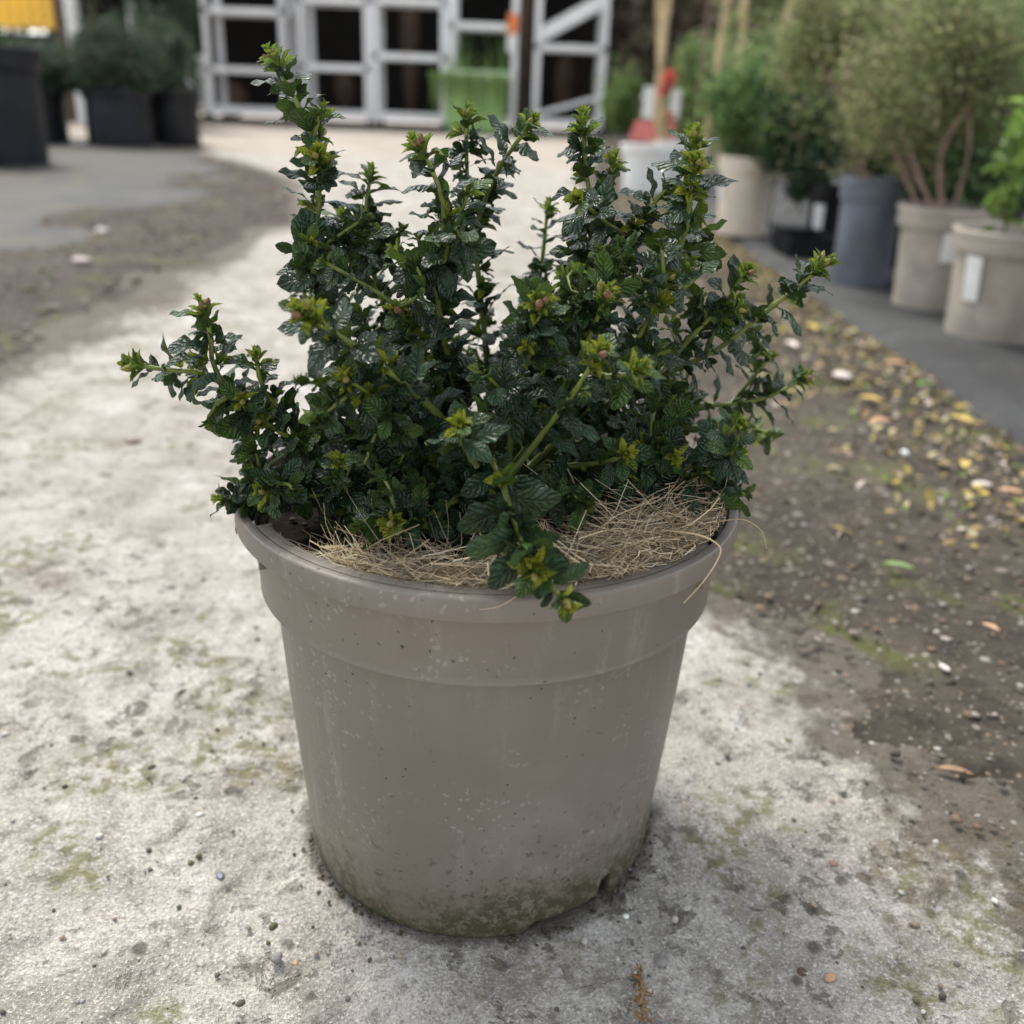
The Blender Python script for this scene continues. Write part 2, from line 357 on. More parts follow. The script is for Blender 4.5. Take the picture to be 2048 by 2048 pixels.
rr = np.hypot(gx, gy); far_ = ss(6.0, 9.0, gy + (fbm(gx * .8, gy * .8, 55, 3) - .5) * 4); ch = ch * ss(.09, .15, rr) * 1.0 - .0012 * (1 - ss(.10, .16, rr))
NX, NY = len(GX), len(GY)
idx = np.arange(NX * NY).reshape(NY, NX)
quads = np.stack([idx[:-1, :-1], idx[:-1, 1:], idx[1:, 1:], idx[1:, :-1]], -1).reshape(-1, 4)
V = np.stack([gx.ravel(), gy.ravel(), ch.ravel()], 1)
g = MB().box((0, 30, -.55), (160, 160, 1)); o = g.build('ground', MAT['far'], smooth=False); tag(o, kind='structure')

def poly_sd(x, y, P):                            # signed distance, positive inside
    P = np.array(P); n = len(P); d = np.full(x.shape, 1e9); ins = np.zeros(x.shape, bool)
    for i in range(n):
        a, b = P[i], P[(i + 1) % n]; e = b - a; t = np.clip(((x - a[0]) * e[0] + (y - a[1]) * e[1]) / (e @ e), 0, 1)
        d = np.minimum(d, np.hypot(x - a[0] - e[0] * t, y - a[1] - e[1] * t))
        ins ^= ((a[1] > y) != (b[1] > y)) & (x < (b[0] - a[0]) * (y - a[1]) / (b[1] - a[1] + 1e-12) + a[0])
    return np.where(ins, d, -d)
SOIL_R = [(.205, .36), (.265, .27), (.30, .19), (.295, .09), (.335, .04), (.345, -.02), (.37, -.06), (.40, -.16), (.42, -.5), (3.5, -.5), (3.5, 13), (.9, 13), (.55, 8), (.35, 5), (.30, 3), (.26, 1.6), (.22, .9), (.20, .5)]
SOIL_L = [(-.90, 1.0), (-.93, 1.25), (-.87, 1.55), (-.94, 1.87), (-.93, 2.2), (-1.0, 2.8), (-.88, 3.2), (-1.0, 4.0), (-1.5, 5.5), (-2.5, 7.2), (-2.6, 8.4), (-8.5, 8.4), (-8.5, -.5), (-1.6, -.5), (-1.2, .6)]
def soil(name, P, seed, mat, hmax, wob):
    sd_ = poly_sd(gx, gy, P)
    sd_ = sd_ + (fbm(gx * 4 + 3, gy * 4, seed, 4) - .5) * wob * np.clip(dist, .35, 1.3) + (fbm(gx * 30, gy * 30, seed + 9, 3) - .5) * .075 + .012
    h = -.020 + ss(-.10, -.01, sd_) * .016 + ss(-.03, .12, sd_) * hmax + (fbm(gx * 45, gy * 45, seed + 5, 3) - .5) * .008 * np.clip(fade * 1.5, .3, 1) * ss(-.06, .05, sd_)
    h += (vn(gx * 210, gy * 210, seed + 8) - .5) * .0025 * fade
    keep = (h > ch - .003)
    kq = keep.ravel()[quads].any(1); q = quads[kq]; u, inv = np.unique(q.ravel(), return_inverse=True)
    Vv = np.stack([gx.ravel(), gy.ravel(), h.ravel()], 1)[u]
    o = link(name, mesh(name, Vv, inv.reshape(-1, 4), mat, True)); tag(o, kind='structure'); return sd_, h
sdR, hR = soil('soil', SOIL_R, 60, MAT['soil2'], .010, .16)
sdL, hL = soil('soil', SOIL_L, 90, MAT['soil'], .012, .22)

dirt = np.maximum(ss(-.16, .02, sdR), ss(-.22, .02, sdL)); contact_shade = 1 - ss(.112, .134, rr)  # second mask: dark ring painted as contact shadow round the pot foot
o = link('concrete_path', mesh('concrete_path', V, quads, MAT['concrete'], True, {'dirt': dirt.ravel(), 'far': far_.ravel(), 'contact_shade': contact_shade.ravel()})); tag(o, kind='structure')
# scattered grit and leaf bits (nobody could count them)
def blobs(n, pts, sizes, cols, flat=.6, jit=.3):
    t = (1 + 5 ** .5) / 2
    iv = np.array([(-1, t, 0), (1, t, 0), (-1, -t, 0), (1, -t, 0), (0, -1, t), (0, 1, t), (0, -1, -t), (0, 1, -t), (t, 0, -1), (t, 0, 1), (-t, 0, -1), (-t, 0, 1)]) / 1.9
    fc = np.array([(0, 11, 5), (0, 5, 1), (0, 1, 7), (0, 7, 10), (0, 10, 11), (1, 5, 9), (5, 11, 4), (11, 10, 2), (10, 7, 6), (7, 1, 8), (3, 9, 4), (3, 4, 2), (3, 2, 6), (3, 6, 8), (3, 8, 9), (4, 9, 5), (2, 4, 11), (6, 2, 10), (8, 6, 7), (9, 8, 1)])
    v = iv[None] * (1 + rng.uniform(-jit, jit, (n, 12, 1)))
    sc = np.stack([rng.uniform(.7, 1.3, n), rng.uniform(.7, 1.3, n), rng.uniform(.6, 1.1, n) * flat], 1)[:, None]
    v = v * sc; a = rng.uniform(0, 6.28, n); c, s = np.cos(a)[:, None], np.sin(a)[:, None]
    v = np.stack([v[..., 0] * c - v[..., 1] * s, v[..., 0] * s + v[..., 1] * c, v[..., 2]], -1) * sizes[:, None, None] + pts[:, None]
    F = (fc[None] + np.arange(n)[:, None, None] * 12).reshape(-1, 3)
    return v.reshape(-1, 3), F, np.repeat(cols, 12, 0)
def cards(pts, size, cols, tilt=.5, aspect=.55, curl=.25):   # small folded leaves, 2 quads each
    n = len(pts); tpl = np.array([(-1, 0, .3), (0, -1, 0), (0, 0, 0), (0, 1, 0), (1, 0, .3)], float)
    P = np.array([(-aspect, 0, curl), (0, -1, 0), (0, 1, 0), (aspect, 0, curl)])
    q = rng.normal(0, 1, (n, 3)) * tilt; q[:, 2] += 1; q /= np.linalg.norm(q, axis=1, keepdims=True)
    r = rng.normal(0, 1, (n, 3)); x = np.cross(q, r); x /= np.linalg.norm(x, axis=1, keepdims=True); y = np.cross(q, x)
    v = pts[:, None] + (P[None, :, :1] * x[:, None] + P[None, :, 1:2] * y[:, None] + P[None, :, 2:] * q[:, None]) * np.asarray(size).reshape(-1, 1, 1)
    F = (np.array([(0, 1, 2), (3, 2, 1)])[None] + np.arange(n)[:, None, None] * 4).reshape(-1, 3)
    return v.reshape(-1, 3), F, np.repeat(cols, 4, 0)
def pick(n, pal): pal = np.array(pal); c = pal[rng.integers(0, len(pal), n)]; return c * rng.uniform(.7, 1.25, (n, 1))
n = 6500
yy = .02 + rng.random(n) ** 1.8 * 5 - .3; xx = rng.uniform(.2, .85, n); m = poly_sd(xx, yy, SOIL_R) > -.01
xx, yy = xx[m], yy[m]; n = len(xx)
v, f, c = blobs(n, np.stack([xx, yy, np.full(n, .007)], 1), rng.uniform(.0008, .0030, n) * rng.choice([1, 1, 1, 1.9], n), pick(n, [(.07, .06, .045), (.11, .095, .075), (.20, .18, .155), (.05, .04, .03), (.15, .10, .065), (.28, .25, .22)]), .45, .42)
tag(link('gravel', mesh('gravel', v, f, MAT['col'], True, {'Col': c})), kind='stuff', label='fine grit and pebbles over the earth right of the path', cat='gravel')
n = 3600
yy = rng.random(n) ** 1.0 * 4.2 + .45; xx = .77 - np.abs(rng.normal(0, .15, n)); m = (xx > .24)
xx, yy = xx[m], yy[m]; n = len(xx)
v, f, c = cards(np.stack([xx, yy, rng.uniform(.010, .018, n)], 1), rng.uniform(.003, .012, n), pick(n, [(.34, .26, .06), (.27, .20, .08), (.22, .15, .08), (.36, .31, .17), (.11, .15, .04), (.13, .09, .055), (.38, .32, .26)]), .35)
tag(link('leaf_litter', mesh('leaf_litter', v, f, MAT['col'], False, {'Col': c})), kind='stuff', label='yellow and brown leaf litter along the black mat edge', cat='leaf litter')
n = 2600
xx = rng.uniform(-3.2, -.8, n); yy = rng.uniform(.9, 6.5, n); m = poly_sd(xx, yy, SOIL_L) > .0; xx, yy = xx[m], yy[m]; n = len(xx)
v, f, c = blobs(n, np.stack([xx, yy, np.full(n, .010)], 1), rng.uniform(.003, .012, n), pick(n, [(.08, .065, .05), (.12, .10, .08), (.22, .19, .16), (.05, .04, .03), (.09, .10, .04)]))
tag(link('gravel', mesh('gravel', v, f, MAT['col'], True, {'Col': c})), kind='stuff', label='crumbs of earth and grit left of the path', cat='gravel')
n = 1500
xx = rng.uniform(-.5, .45, n); yy = -.24 + rng.random(n) ** 1.4 * 1.2; m = np.hypot(xx, yy) > .125; xx, yy = xx[m], yy[m]; n = len(xx)
v, f, c = blobs(n, np.stack([xx, yy, np.full(n, .0004)], 1), rng.uniform(.0005, .0016, n) * rng.choice([1, 1, 1, 1.9], n), pick(n, [(.13, .12, .10), (.45, .43, .40), (.09, .08, .065), (.25, .2, .15), (.10, .10, .05), (.30, .29, .27)]), .8)
tag(link('grit', mesh('grit', v, f, MAT['col'], True, {'Col': c})), kind='stuff', label='loose sand grains and grit on the concrete', cat='grit')

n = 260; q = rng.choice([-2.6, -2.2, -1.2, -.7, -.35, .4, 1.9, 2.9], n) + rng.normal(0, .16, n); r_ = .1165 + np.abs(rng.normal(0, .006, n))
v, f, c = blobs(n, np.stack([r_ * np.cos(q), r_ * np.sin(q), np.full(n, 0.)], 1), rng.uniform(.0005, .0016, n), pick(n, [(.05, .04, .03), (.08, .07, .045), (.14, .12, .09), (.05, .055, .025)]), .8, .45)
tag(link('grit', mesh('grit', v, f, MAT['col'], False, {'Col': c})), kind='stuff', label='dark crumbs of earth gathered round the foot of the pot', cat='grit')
# ------------------------------------------------------------------ single bits lying on the ground
def pebble(px, py, r, mat, label, name='pebble', cat='pebble', z=.0, flat=.6):
    p = G(px, py, z + r * flat * .5); v, f, c = blobs(1, np.array([[0, 0, 0.]]), np.array([r * .9]), np.zeros((1, 3)), flat, .34)
    me = mesh(name, v, f, mat, True); o = link(name, me); o.location = p
    s = o.modifiers.new('sub', 'SUBSURF'); s.levels = 1; s.render_levels = 1
    return tag(o, label, cat)
pebble(556, 1915, .0062, MAT['stone'], 'small dark grey pebble on the concrete in front of the pot, left', flat=.8)
pebble(1685, 752, .022, MAT['palestone'], 'pinkish white stone among yellow leaves beside the black mat', z=.01)
pebble(1740, 757, .020, MAT['wood'], 'dark brown clod right behind the pinkish white stone', 'clod', 'clod', .01, .4)
pebble(270, 882, .020, MAT['wood'], 'flat dark brown clod on the pale concrete left of the pot', 'clod', 'clod', 0, .22)
pebble(165, 520, .030, MAT['palestone'], 'bright white stone on the dark earth at left', z=.01, flat=.5)
pebble(205, 462, .030, MAT['palestone'], 'pale stone by the grey fabric at left, farther back', z=.01, flat=.5)
pebble(1890, 1335, .0065, MAT['palestone'], 'small pale bluish pebble on the earth at far right', z=.008)
pebble(1668, 1726, .0042, MAT['twigr'], 'small reddish pebble on the concrete right of the pot')
pebble(1660, 1955, .0052, MAT['tleaf'], 'small orange stone near the lower right corner')
pebble(1604, 1945, .0038, MAT['wood'], 'tiny dark brown stone left of the orange stone')
pebble(1322, 1920, .0058, MAT['stone'], 'angular blue grey pebble right of the pot foot', flat=.8)
pebble(1251, 1832, .0034, MAT['white'], 'small white grit stone beside the notch of the pot')
pebble(592, 1925, .0028, MAT['tleaf'], 'rusty crumb beside the dark grey pebble')
pebble(1810, 905, .011, MAT['white'], 'small white stone on the earth at right, in front of the mat edge', z=.01)
pebble(440, 1750, .0050, MAT['slate'], 'flat bluish stone set in the concrete left of the pot', flat=.25)
pebble(1965, 970, .013, MAT['palestone'], 'pale stone on the earth near the right picture edge', z=.01, flat=.5)
def ground_leaf(px, py, L, mat, label, rz, w=.36, z=.014, group=None):
    n = 9; V = []; F = []
    for i in range(n):
        t = i / (n - 1); wd = w * L * math.sin(math.pi * min(1, t * .96 + .03)) ** .8
        zc = .18 * L * math.sin(t * 3.2) * .5
        for u in (-1, 0, 1): V.append((u * wd * .5, (t - .5) * L, zc + abs(u) * .06 * L))
    for i in range(n - 1):
        for k in (0, 1): F.append((i * 3 + k, i * 3 + k + 1, i * 3 + k + 4, i * 3 + k + 3))
    o = link('fallen_leaf', mesh('fallen_leaf', V, F, mat, True)); o.location = G(px, py, z); o.rotation_euler = (0, 0, rz)
    return tag(o, label, 'leaf', group)
ground_leaf(1795, 1135, .034, MAT['dgreen'], 'single green fallen leaf on the earth right of the pot', R(70), .3)
ground_leaf(1905, 1545, .030, MAT['dry'], 'narrow dry brown leaf on the concrete near the earth at lower right', R(75), .22, .004)
LG = 'fallen leaves along the mat edge'
for px, py, L, mt, lb, a in [
    (1620, 655, .06, 'yleaf', 'yellow leaf nearest the far end of the mat edge', 20), (1740, 800, .05, 'yleaf', 'yellow leaf below the pinkish stone', 60),
    (1790, 730, .06, 'tleaf', 'tan leaf between the brown clod and the mat', 80), (1760, 845, .05, 'tleaf', 'wide tan leaf in the middle of the litter', 100),
    (1920, 840, .05, 'yleaf', 'lime yellow leaf against the mat edge', 40), (1850, 770, .05, 'dgreen', 'green leaf scrap against the mat edge', 110),
    (2020, 985, .04, 'tleaf', 'orange tan leaf at the right picture edge', 70), (1980, 1255, .022, 'tleaf', 'small orange leaf alone on the earth at far right', 40),
    (1640, 735, .05, 'dry', 'brown leaf left of the pinkish stone', 130), (1580, 690, .06, 'palestone', 'bleached leaf behind the shrub tips at right', 15),
    (1690, 905, .03, 'dry', 'brown leaf in front of the litter strip', 50), (1930, 930, .04, 'yleaf', 'faded yellow leaf on the earth at right', 150)]:
    ground_leaf(px, py, L * .8, MAT[mt], lb, R(a), .45, .016, LG)
# dry sprig lying near the lower edge
p0 = G(1285, 2046, .002); root = empty('dry_sprig', p0, 'dry brown feathery sprig lying on the concrete at the bottom edge', 'sprig')
d = G(1275, 1945, .010) - p0; b = MB(); b.tube([Vector((0, 0, 0)), d * .5 + Vector((.001, 0, .003)), d], [.0009, .0007, .0003], 5); b.build('stem', MAT['dry'], root)
v, f, c = cards(np.array([tuple(d * t + Vector((random.gauss(0, .0035 * (1.2 - t)), random.gauss(0, .001), random.uniform(0, .005)))) for t in np.linspace(0, 1, 120)]), rng.uniform(.0012, .0032, 120), pick(120, [(.22, .13, .06), (.28, .18, .09)]), .8, .3)
tag(link('dry_needles', mesh('dry_needles', v, f, MAT['col'], False, {'Col': c}), root), kind='stuff')

# ------------------------------------------------------------------ the pot
ZR = .2455
root = empty('plant_pot', (0, 0, 0), 'large round taupe plastic pot with green algae round its foot, standing on concrete', 'plant pot')
def foot(q):                                     # arched drainage gaps in the lower edge
    h = 0
    for c, w_, hh in ((R(-60), R(15), .0075), (R(-45.5), R(3.2), .020), (R(-30), R(10), .0035), (R(-190), R(11), .0085), (R(60), R(11), .0085), (R(128), R(11), .0085)):
        dq = (q - c + math.pi) % (2 * math.pi) - math.pi; h = max(h, hh * float(ss(w_, w_ * .72, abs(dq))))
    return h
n = 288; prof = [(.1155, 0), (.1162, .004), (.1172, .014), (.1192, .04), (.1225, .08), (.1258, .12), (.1284, .16), (.1298, .1912)]
V = []; F = []
for i, (r_, z) in enumerate(prof):
    for k in range(n):
        q = 2 * math.pi * k / n; zz = max(z, foot(q) + .0004 * i) if i < 3 else z
        r2 = r_ + .0006 * math.sin(3 * q + 1); V.append((r2 * math.cos(q), r2 * math.sin(q), zz))
for i in range(len(prof) - 1):
    for k in range(n): k2 = (k + 1) % n; F.append((i * n + k, i * n + k2, i * n + n + k2, i * n + n + k))
nb = len(V)                                      # inner side of the foot and the raised base plate
for r_, z in ((.1125, 0), (.1125, .013)):
    for k in range(n): q = 2 * math.pi * k / n; V.append((r_ * math.cos(q), r_ * math.sin(q), max(z, foot(q)) if z == 0 else z))
for k in range(n):
    k2 = (k + 1) % n; F.append((k2, k, nb + k, nb + k2)); F.append((nb + k2, nb + k, nb + n + k, nb + n + k2))
b = MB().add(V, F); b.add([(0, 0, .013)] + [(.1125 * math.cos(2 * math.pi * k / 48), .1125 * math.sin(2 * math.pi * k / 48), .0131) for k in range(48)], [(0, 1 + (k + 1) % 48, 1 + k) for k in range(48)])
b.build('pot_wall', MAT['pot'], root)
MB().lathe([(.1298, .1912), (.1335, .1903), (.1372, .1901), (.1377, .1903), (.1379, .1907), (.1379, .1914), (.1376, .1921), (.1374, .1935), (.1384, .2100), (.1388, .2352)], 192).build('collar', MAT['pot'], root)
MB().lathe([(.1388, .2352), (.1392, .2344), (.1493, .2332), (.1496, .2335), (.1497, .2341), (.1493, .2436), (.1492, .2440), (.1490, .2448), (.1483, .2455), (.1462, .2460), (.1440, .2457), (.1432, .2440), (.1400, .2200), (.1370, .19)], 192).build('rim', MAT['pot'], root)
a0, a1 = R(-148), R(-33)                         # the wider flat lip between two lugs along the front
IL = MB().lathe([(.1436, .2457), (.1400, .2459), (.1368, .2456), (.1362, .2448), (.1352, .2360), (.1340, .2200)], 90, a0, a1).build('inner_lip', MAT['pot'], root)
for q in (a0, a1):
    b = MB(); e = Vector((math.cos(q), math.sin(q), 0)); 
    b.box(e * .1392 + Vector((0, 0, .2325)), (.0085, .0016, .026), q); b.build('lug', MAT['pot'], IL, False)

# potting soil inside
n = 60; rad = np.linspace(0, .1395, 34); an = np.linspace(0, 2 * np.pi, 120, endpoint=False)
ra, aa = np.meshgrid(rad, an, indexing='ij'); sx, sy = ra * np.cos(aa), ra * np.sin(aa)
sz = .222 + (fbm(sx * 60, sy * 60, 5, 4) - .5) * .012 + .004 * (1 - (ra / .14) ** 2)
V = np.stack([sx.ravel(), sy.ravel(), sz.ravel()], 1); i_ = np.arange(34 * 120).reshape(34, 120)
Q = np.stack([i_[:-1], np.roll(i_, -1, 1)[:-1], np.roll(i_, -1, 1)[1:], i_[1:]], -1).reshape(-1, 4)
tag(link('potting_soil', mesh('potting_soil', V, Q, MAT['potting'], True)), 'dark crumbly potting soil filling the taupe pot', 'soil', None, 'stuff')
n = 500; q = rng.uniform(0, 6.28, n); r_ = .135 * np.sqrt(rng.random(n))
v, f, c = blobs(n, np.stack([r_ * np.cos(q), r_ * np.sin(q), np.full(n, .224)], 1), rng.uniform(.001, .0035, n), pick(n, [(.012, .009, .007), (.03, .018, .012), (.07, .04, .028), (.02, .018, .012)]))
tag(link('soil_crumbs', mesh('soil_crumbs', v, f, MAT['col'], True, {'Col': c})), 'loose dark crumbs on the potting soil under the shrub', 'soil', None, 'stuff')

# ------------------------------------------------------------------ coir fibre mulch
def strands(S, rad, cols, ns=3):
    """S (n,m,3) centre lines -> thin tubes"""
    n, m, _ = S.shape; T = np.gradient(S, axis=1); T /= np.linalg.norm(T, axis=2, keepdims=True) + 1e-9
    up = np.array([.2, .3, .93]); a = np.cross(T, up); a /= np.linalg.norm(a, axis=2, keepdims=True) + 1e-9; b_ = np.cross(T, a)
    tp = np.linspace(1, .45, m)[None, :, None, None] * rad.reshape(-1, 1, 1, 1)
    q = np.arange(ns) * 2 * np.pi / ns
    V = S[:, :, None] + (a[:, :, None] * np.cos(q)[None, None, :, None] + b_[:, :, None] * np.sin(q)[None, None, :, None]) * tp
    ix = np.arange(n * m * ns).reshape(n, m, ns); nx = np.roll(ix, -1, 2)
    F = np.stack([ix[:, :-1], nx[:, :-1], nx[:, 1:], ix[:, 1:]], -1).reshape(-1, 4)
    return V.reshape(-1, 3), F, np.repeat(cols, m * ns, 0)
def coir(n, a_lo, a_hi, r_lo, r_hi, z_lo, z_hi, L_lo, L_hi, spread, lift, bias=1):
    az = R(a_lo) + (R(a_hi) - R(a_lo)) * rng.random(n); r = rng.uniform(r_lo, r_hi, n)
    prof_ = np.interp(np.degrees(az), [-150, -125, -100, -80, -62, -45, -25, -5], [.15, .5, .75, .65, .9, 1.2, 1.35, .9])
    r = np.where(az < R(-72), .112 + (r - r_lo) / (r_hi - r_lo) * (r_hi - .112), r)
    z = z_lo + (z_hi - z_lo) * rng.random(n) ** 1.3 * prof_ * np.clip(1.15 - np.abs(r - .120) / .04, .3, 1)
    P = np.stack([r * np.cos(az), r * np.sin(az), z], 1)
    d_ = az + np.pi / 2 + rng.normal(0, spread, n) + np.where(rng.random(n) < .5, np.pi, 0)
    D = np.stack([np.cos(d_), np.sin(d_), rng.normal(0, lift, n)], 1)
    L = rng.uniform(L_lo, L_hi, n); m = 8; s = np.linspace(-.5, .5, m)
    curv = rng.normal(0, 42, n); side = np.stack([-np.sin(d_), np.cos(d_), 0 * d_], 1)
    S = P[:, None] + D[:, None] * (s[None, :, None] * L[:, None, None])
    S += side[:, None] * (curv[:, None] * (s[None] * L[:, None]) ** 2)[..., None]
    S += rng.normal(0, 1, (n, 1, 3)) * (np.sin(s * 9)[None, :, None] * .0012)
    S[..., 2] += (rng.normal(0, 8, n)[:, None] * (s[None] * L[:, None]) ** 2)
    rr_ = np.hypot(S[..., 0], S[..., 1]); k = np.where((rr_ > .1345) & (S[..., 2] < .2475), .1345 / rr_, np.where(rr_ > .143, .143 / rr_, 1))
    S[..., 0] *= k; S[..., 1] *= k; S[..., 2] = np.maximum(S[..., 2], .224)
    return S
Ss = np.concatenate([coir(2600, -128, -8, .100, .134, .228, .250, .018, .06, .45, .2), coir(1900, -72, -8, .096, .135, .232, .263, .018, .05, .6, .35), coir(700, -126, -8, .102, .134, .240, .256, .02, .055, .9, .5)])
n = len(Ss); cols = pick(n, [(.64, .53, .35), (.74, .62, .43), (.54, .42, .26), (.78, .69, .52), (.33, .24, .14)])
v, f, c = strands(Ss, rng.uniform(.00013, .00034, n) * rng.choice([1, 1, 1, 1.5], n), cols)
tag(link('coir_mulch', mesh('coir_mulch', v, f, MAT['fibre'], True, {'Col': c})), 'tangled straw coloured coir fibres inside the front rim of the pot', 'coir fibre', None, 'stuff')
def strand_obj(pts, rad, label):
    b = MB(); P = [Vector(p) for p in pts]; Q = []
    for i in range(len(P) - 1):                  # Catmull-Rom
        a, b0, c0, d0 = P[max(i - 1, 0)], P[i], P[i + 1], P[min(i + 2, len(P) - 1)]
        for t in np.linspace(0, 1, 6, endpoint=False):
            Q.append(.5 * ((2 * b0) + (c0 - a) * t + (2 * a - 5 * b0 + 4 * c0 - d0) * t * t + (3 * b0 - a - 3 * c0 + d0) * t ** 3))
    Q.append(P[-1]); m = len(Q); b.tube(Q, [rad * (1 - .6 * i / m) for i in range(m)], 5)
    me = mesh('fibre_strand', b.V, b.F, MAT['fibre'], True, {'Col': np.tile((.56, .44, .28), (len(b.V), 1))})
    o = link('fibre_strand', me); return tag(o, label, 'fibre')
K = 1.06004
def P3(x, y, Y): return A(x * K, y * K, Y)
strand_obj([P3(1250, 1000, -.10), P3(1320, 1010, -.125), P3(1358, 1032, -.135), P3(1352, 1060, -.140), P3(1325, 1100, -.150), P3(1290, 1138, -.155)], .00045, 'thick pale fibre strand hanging over the right front rim')
strand_obj([P3(1350, 985, -.06), P3(1400, 980, -.06), P3(1435, 1000, -.06), P3(1447, 1035, -.06)], .0003, 'thin curved fibre sticking out past the right rim')
strand_obj([P3(1115, 1010, -.10), P3(1160, 975, -.10), P3(1205, 955, -.09), P3(1245, 935, -.08)], .0004, 'long straight fibre strand reaching up among the right leaves')
strand_obj([P3(1000, 1118, -.145), P3(975, 1126, -.152), P3(940, 1145, -.152), P3(905, 1150, -.152)], .00028, 'short curled fibre lying across the front rim')
strand_obj([P3(985, 1090, -.13), P3(1000, 1110, -.14), P3(1010, 1122, -.152)], .0003, 'short fibre end draped over the front rim by the hanging shoot')
strand_obj([P3(505, 1003, -.075), P3(535, 1020, -.09), P3(555, 1040, -.10)], .0004, 'pale fibre lying on the left inner lip of the pot')
strand_obj([P3(650, 1060, -.11), P3(610, 1040, -.10), P3(600, 1022, -.09), P3(622, 1030, -.09)], .0003, 'looped fibre at the left end of the coir')
strand_obj([P3(1350, 960, -.04), P3(1375, 940, -.04), P3(1385, 925, -.04), P3(1390, 942, -.04)], .0003, 'upright bent fibre at the right end of the coir')

# ------------------------------------------------------------------ the shrub
def leaf_mesh(nu, nv, seed, wide=.5, teeth=7, curl=.35, fold=.18, wav=.055, young=False):
    r = random.Random(seed); V = []; UV = []
    ph = r.uniform(0, 6); tw = r.uniform(-.35, .35)
    for j in range(nv + 1):
        t = j / nv
        wd = wide * .5 * (math.sin(math.pi * min(1, max(0, t) ** 1.22)) ** .66 if 0 < t < 1 else 0)
        wd = max(wd, .028 if t < .12 else .0)
        tooth = ((t * teeth) % 1.0); wd *= 1 + (.11 * (1 - tooth) - .055) * (1 if .14 < t < .97 else 0)
        yc = t; ang = curl * t * t
        zc = -curl * .42 * t ** 2.1 + .05 * math.sin(t * 3.1); yy = t * (1 - .12 * curl * t)
        for i in range(nu + 1):
            u = -1 + 2 * i / nu; au = abs(u)
            x = u * wd
            z = zc + fold * wd * (au ** 1.2) * 1.6 - .12 * wd * au ** 4
            z += wav * au ** 2 * math.sin(t * 13 + ph + (1.7 if u > 0 else 0)) * (wd / (wide * .5))
            if young: z += .25 * wd * au
            z += .009 * (math.sin(math.pi * (6.2 * t - au * 1.9)) ** 2 - .5) * (1 if 0 < au < 1 else .4) * min(1, wd * 5)
            z += tw * t * x * .6
            V.append((x, yy - au * .02, z)); UV.append((.5 + u / 2, t))
    F = [(j * (nu + 1) + i, j * (nu + 1) + i + 1, (j + 1) * (nu + 1) + i + 1, (j + 1) * (nu + 1) + i) for j in range(nv) for i in range(nu)]
    return np.array(V), np.array(F), np.array(UV)
TPL_HI = [leaf_mesh(6, 36, s, w, 8, c, f) for s, w, c, f in ((1, .50, .25, .10), (2, .56, .50, .22), (3, .47, .08, .12), (4, .58, .38, -.06), (5, .52, .75, -.14), (6, .46, .3, .32))]
TPL_LO = [leaf_mesh(4, 16, s, w, 6, c, f) for s, w, c, f in ((1, .50, .25, .10), (2, .56, .50, .22), (3, .47, .08, .12), (4, .58, .38, -.06), (5, .52, .75, -.14), (6, .46, .3, .32))]
TPL_Y = [leaf_mesh(4, 9, s, w, 4, c, .5, .03, True) for s, w, c in ((11, .34, -.3), (12, .40, .3), (13, .32, .7))]
HI = [mesh('leaf', v, f, MAT['leaf'], True, None, uv) for v, f, uv in TPL_HI]
HIY = [mesh('leaf', v, f, MAT['leaf'], True, None, uv) for v, f, uv in TPL_Y]

def smooth_path(P, step=.004):
    P = [Vector(p) for p in P]; Q = []
    for i in range(len(P) - 1):
        a, b0, c0, d0 = P[max(i - 1, 0)], P[i], P[i + 1], P[min(i + 2, len(P) - 1)]
        k = max(2, int((c0 - b0).length / step))
        for t in np.linspace(0, 1, k, endpoint=False):
            Q.append(.5 * ((2 * b0) + (c0 - a) * t + (2 * a - 5 * b0 + 4 * c0 - d0) * t * t + (3 * b0 - a - 3 * c0 + d0) * t ** 3))
    Q.append(P[-1]); return Q
leaves = []          # (Matrix, template index, young?, age, rnd)
shrub = empty('shrub', (0, 0, .222), 'dense shrub with small crinkled dark green leaves and lime shoot tips in the taupe pot', 'shrub')
SO = Vector((0, 0, .222))
def add_leaf(p, d, nrm, L, age, wide=1.0, young=False):
    d = d.normalized(); x = d.cross(nrm)
    if x.length < 1e-3: x = d.orthogonal()
    x.normalize(); z = x.cross(d)
    M = Matrix(((x.x * L * wide, d.x * L, z.x * L, p.x), (x.y * L * wide, d.y * L, z.y * L, p.y), (x.z * L * wide, d.z * L, z.z * L, p.z), (0, 0, 0, 1)))
    leaves.append((M, random.randrange(3 if young else 6), young, age, random.random()))
def frame(t):
    a = t.cross(Vector((0, 0, 1)));
    if a.length < .05: a = t.cross(Vector((1, 0, 0)))
    a.normalize(); return a, t.cross(a)
UP = Vector((0, 0, 1))
buds = []
def tip(p, t, size=1.0, bud=0, age=1.0):
    a, b = frame(t); n = int(17 * size)
    for k in range(n):
        q = k * 2.4 + random.random() * .4; f_ = k / n
        sp = .25 + f_ * .85
        N = a * math.cos(q) + b * math.sin(q); d = t * math.cos(sp) + N * math.sin(sp) + Vector([random.gauss(0, .12) for _ in range(3)])
        L = (.0045 + .0062 * f_) * random.uniform(.8, 1.25) * (size ** .5)
        add_leaf(p - t * (.0075 * f_ * size), d, (t * math.sin(sp) - N * math.cos(sp)), L, age * (1.05 - .75 * f_ * random.random()), 1.0, True)
    for k in range(bud):
        q = random.random() * 6.28; N = a * math.cos(q) + b * math.sin(q)
        if k == 0: N = (N * .4 + Vector((0, -1, 0)) * .8).normalized()
        buds.append((p - t * .001 + N * .0035, (t + N * .6).normalized(), random.uniform(.0020, .0028)))
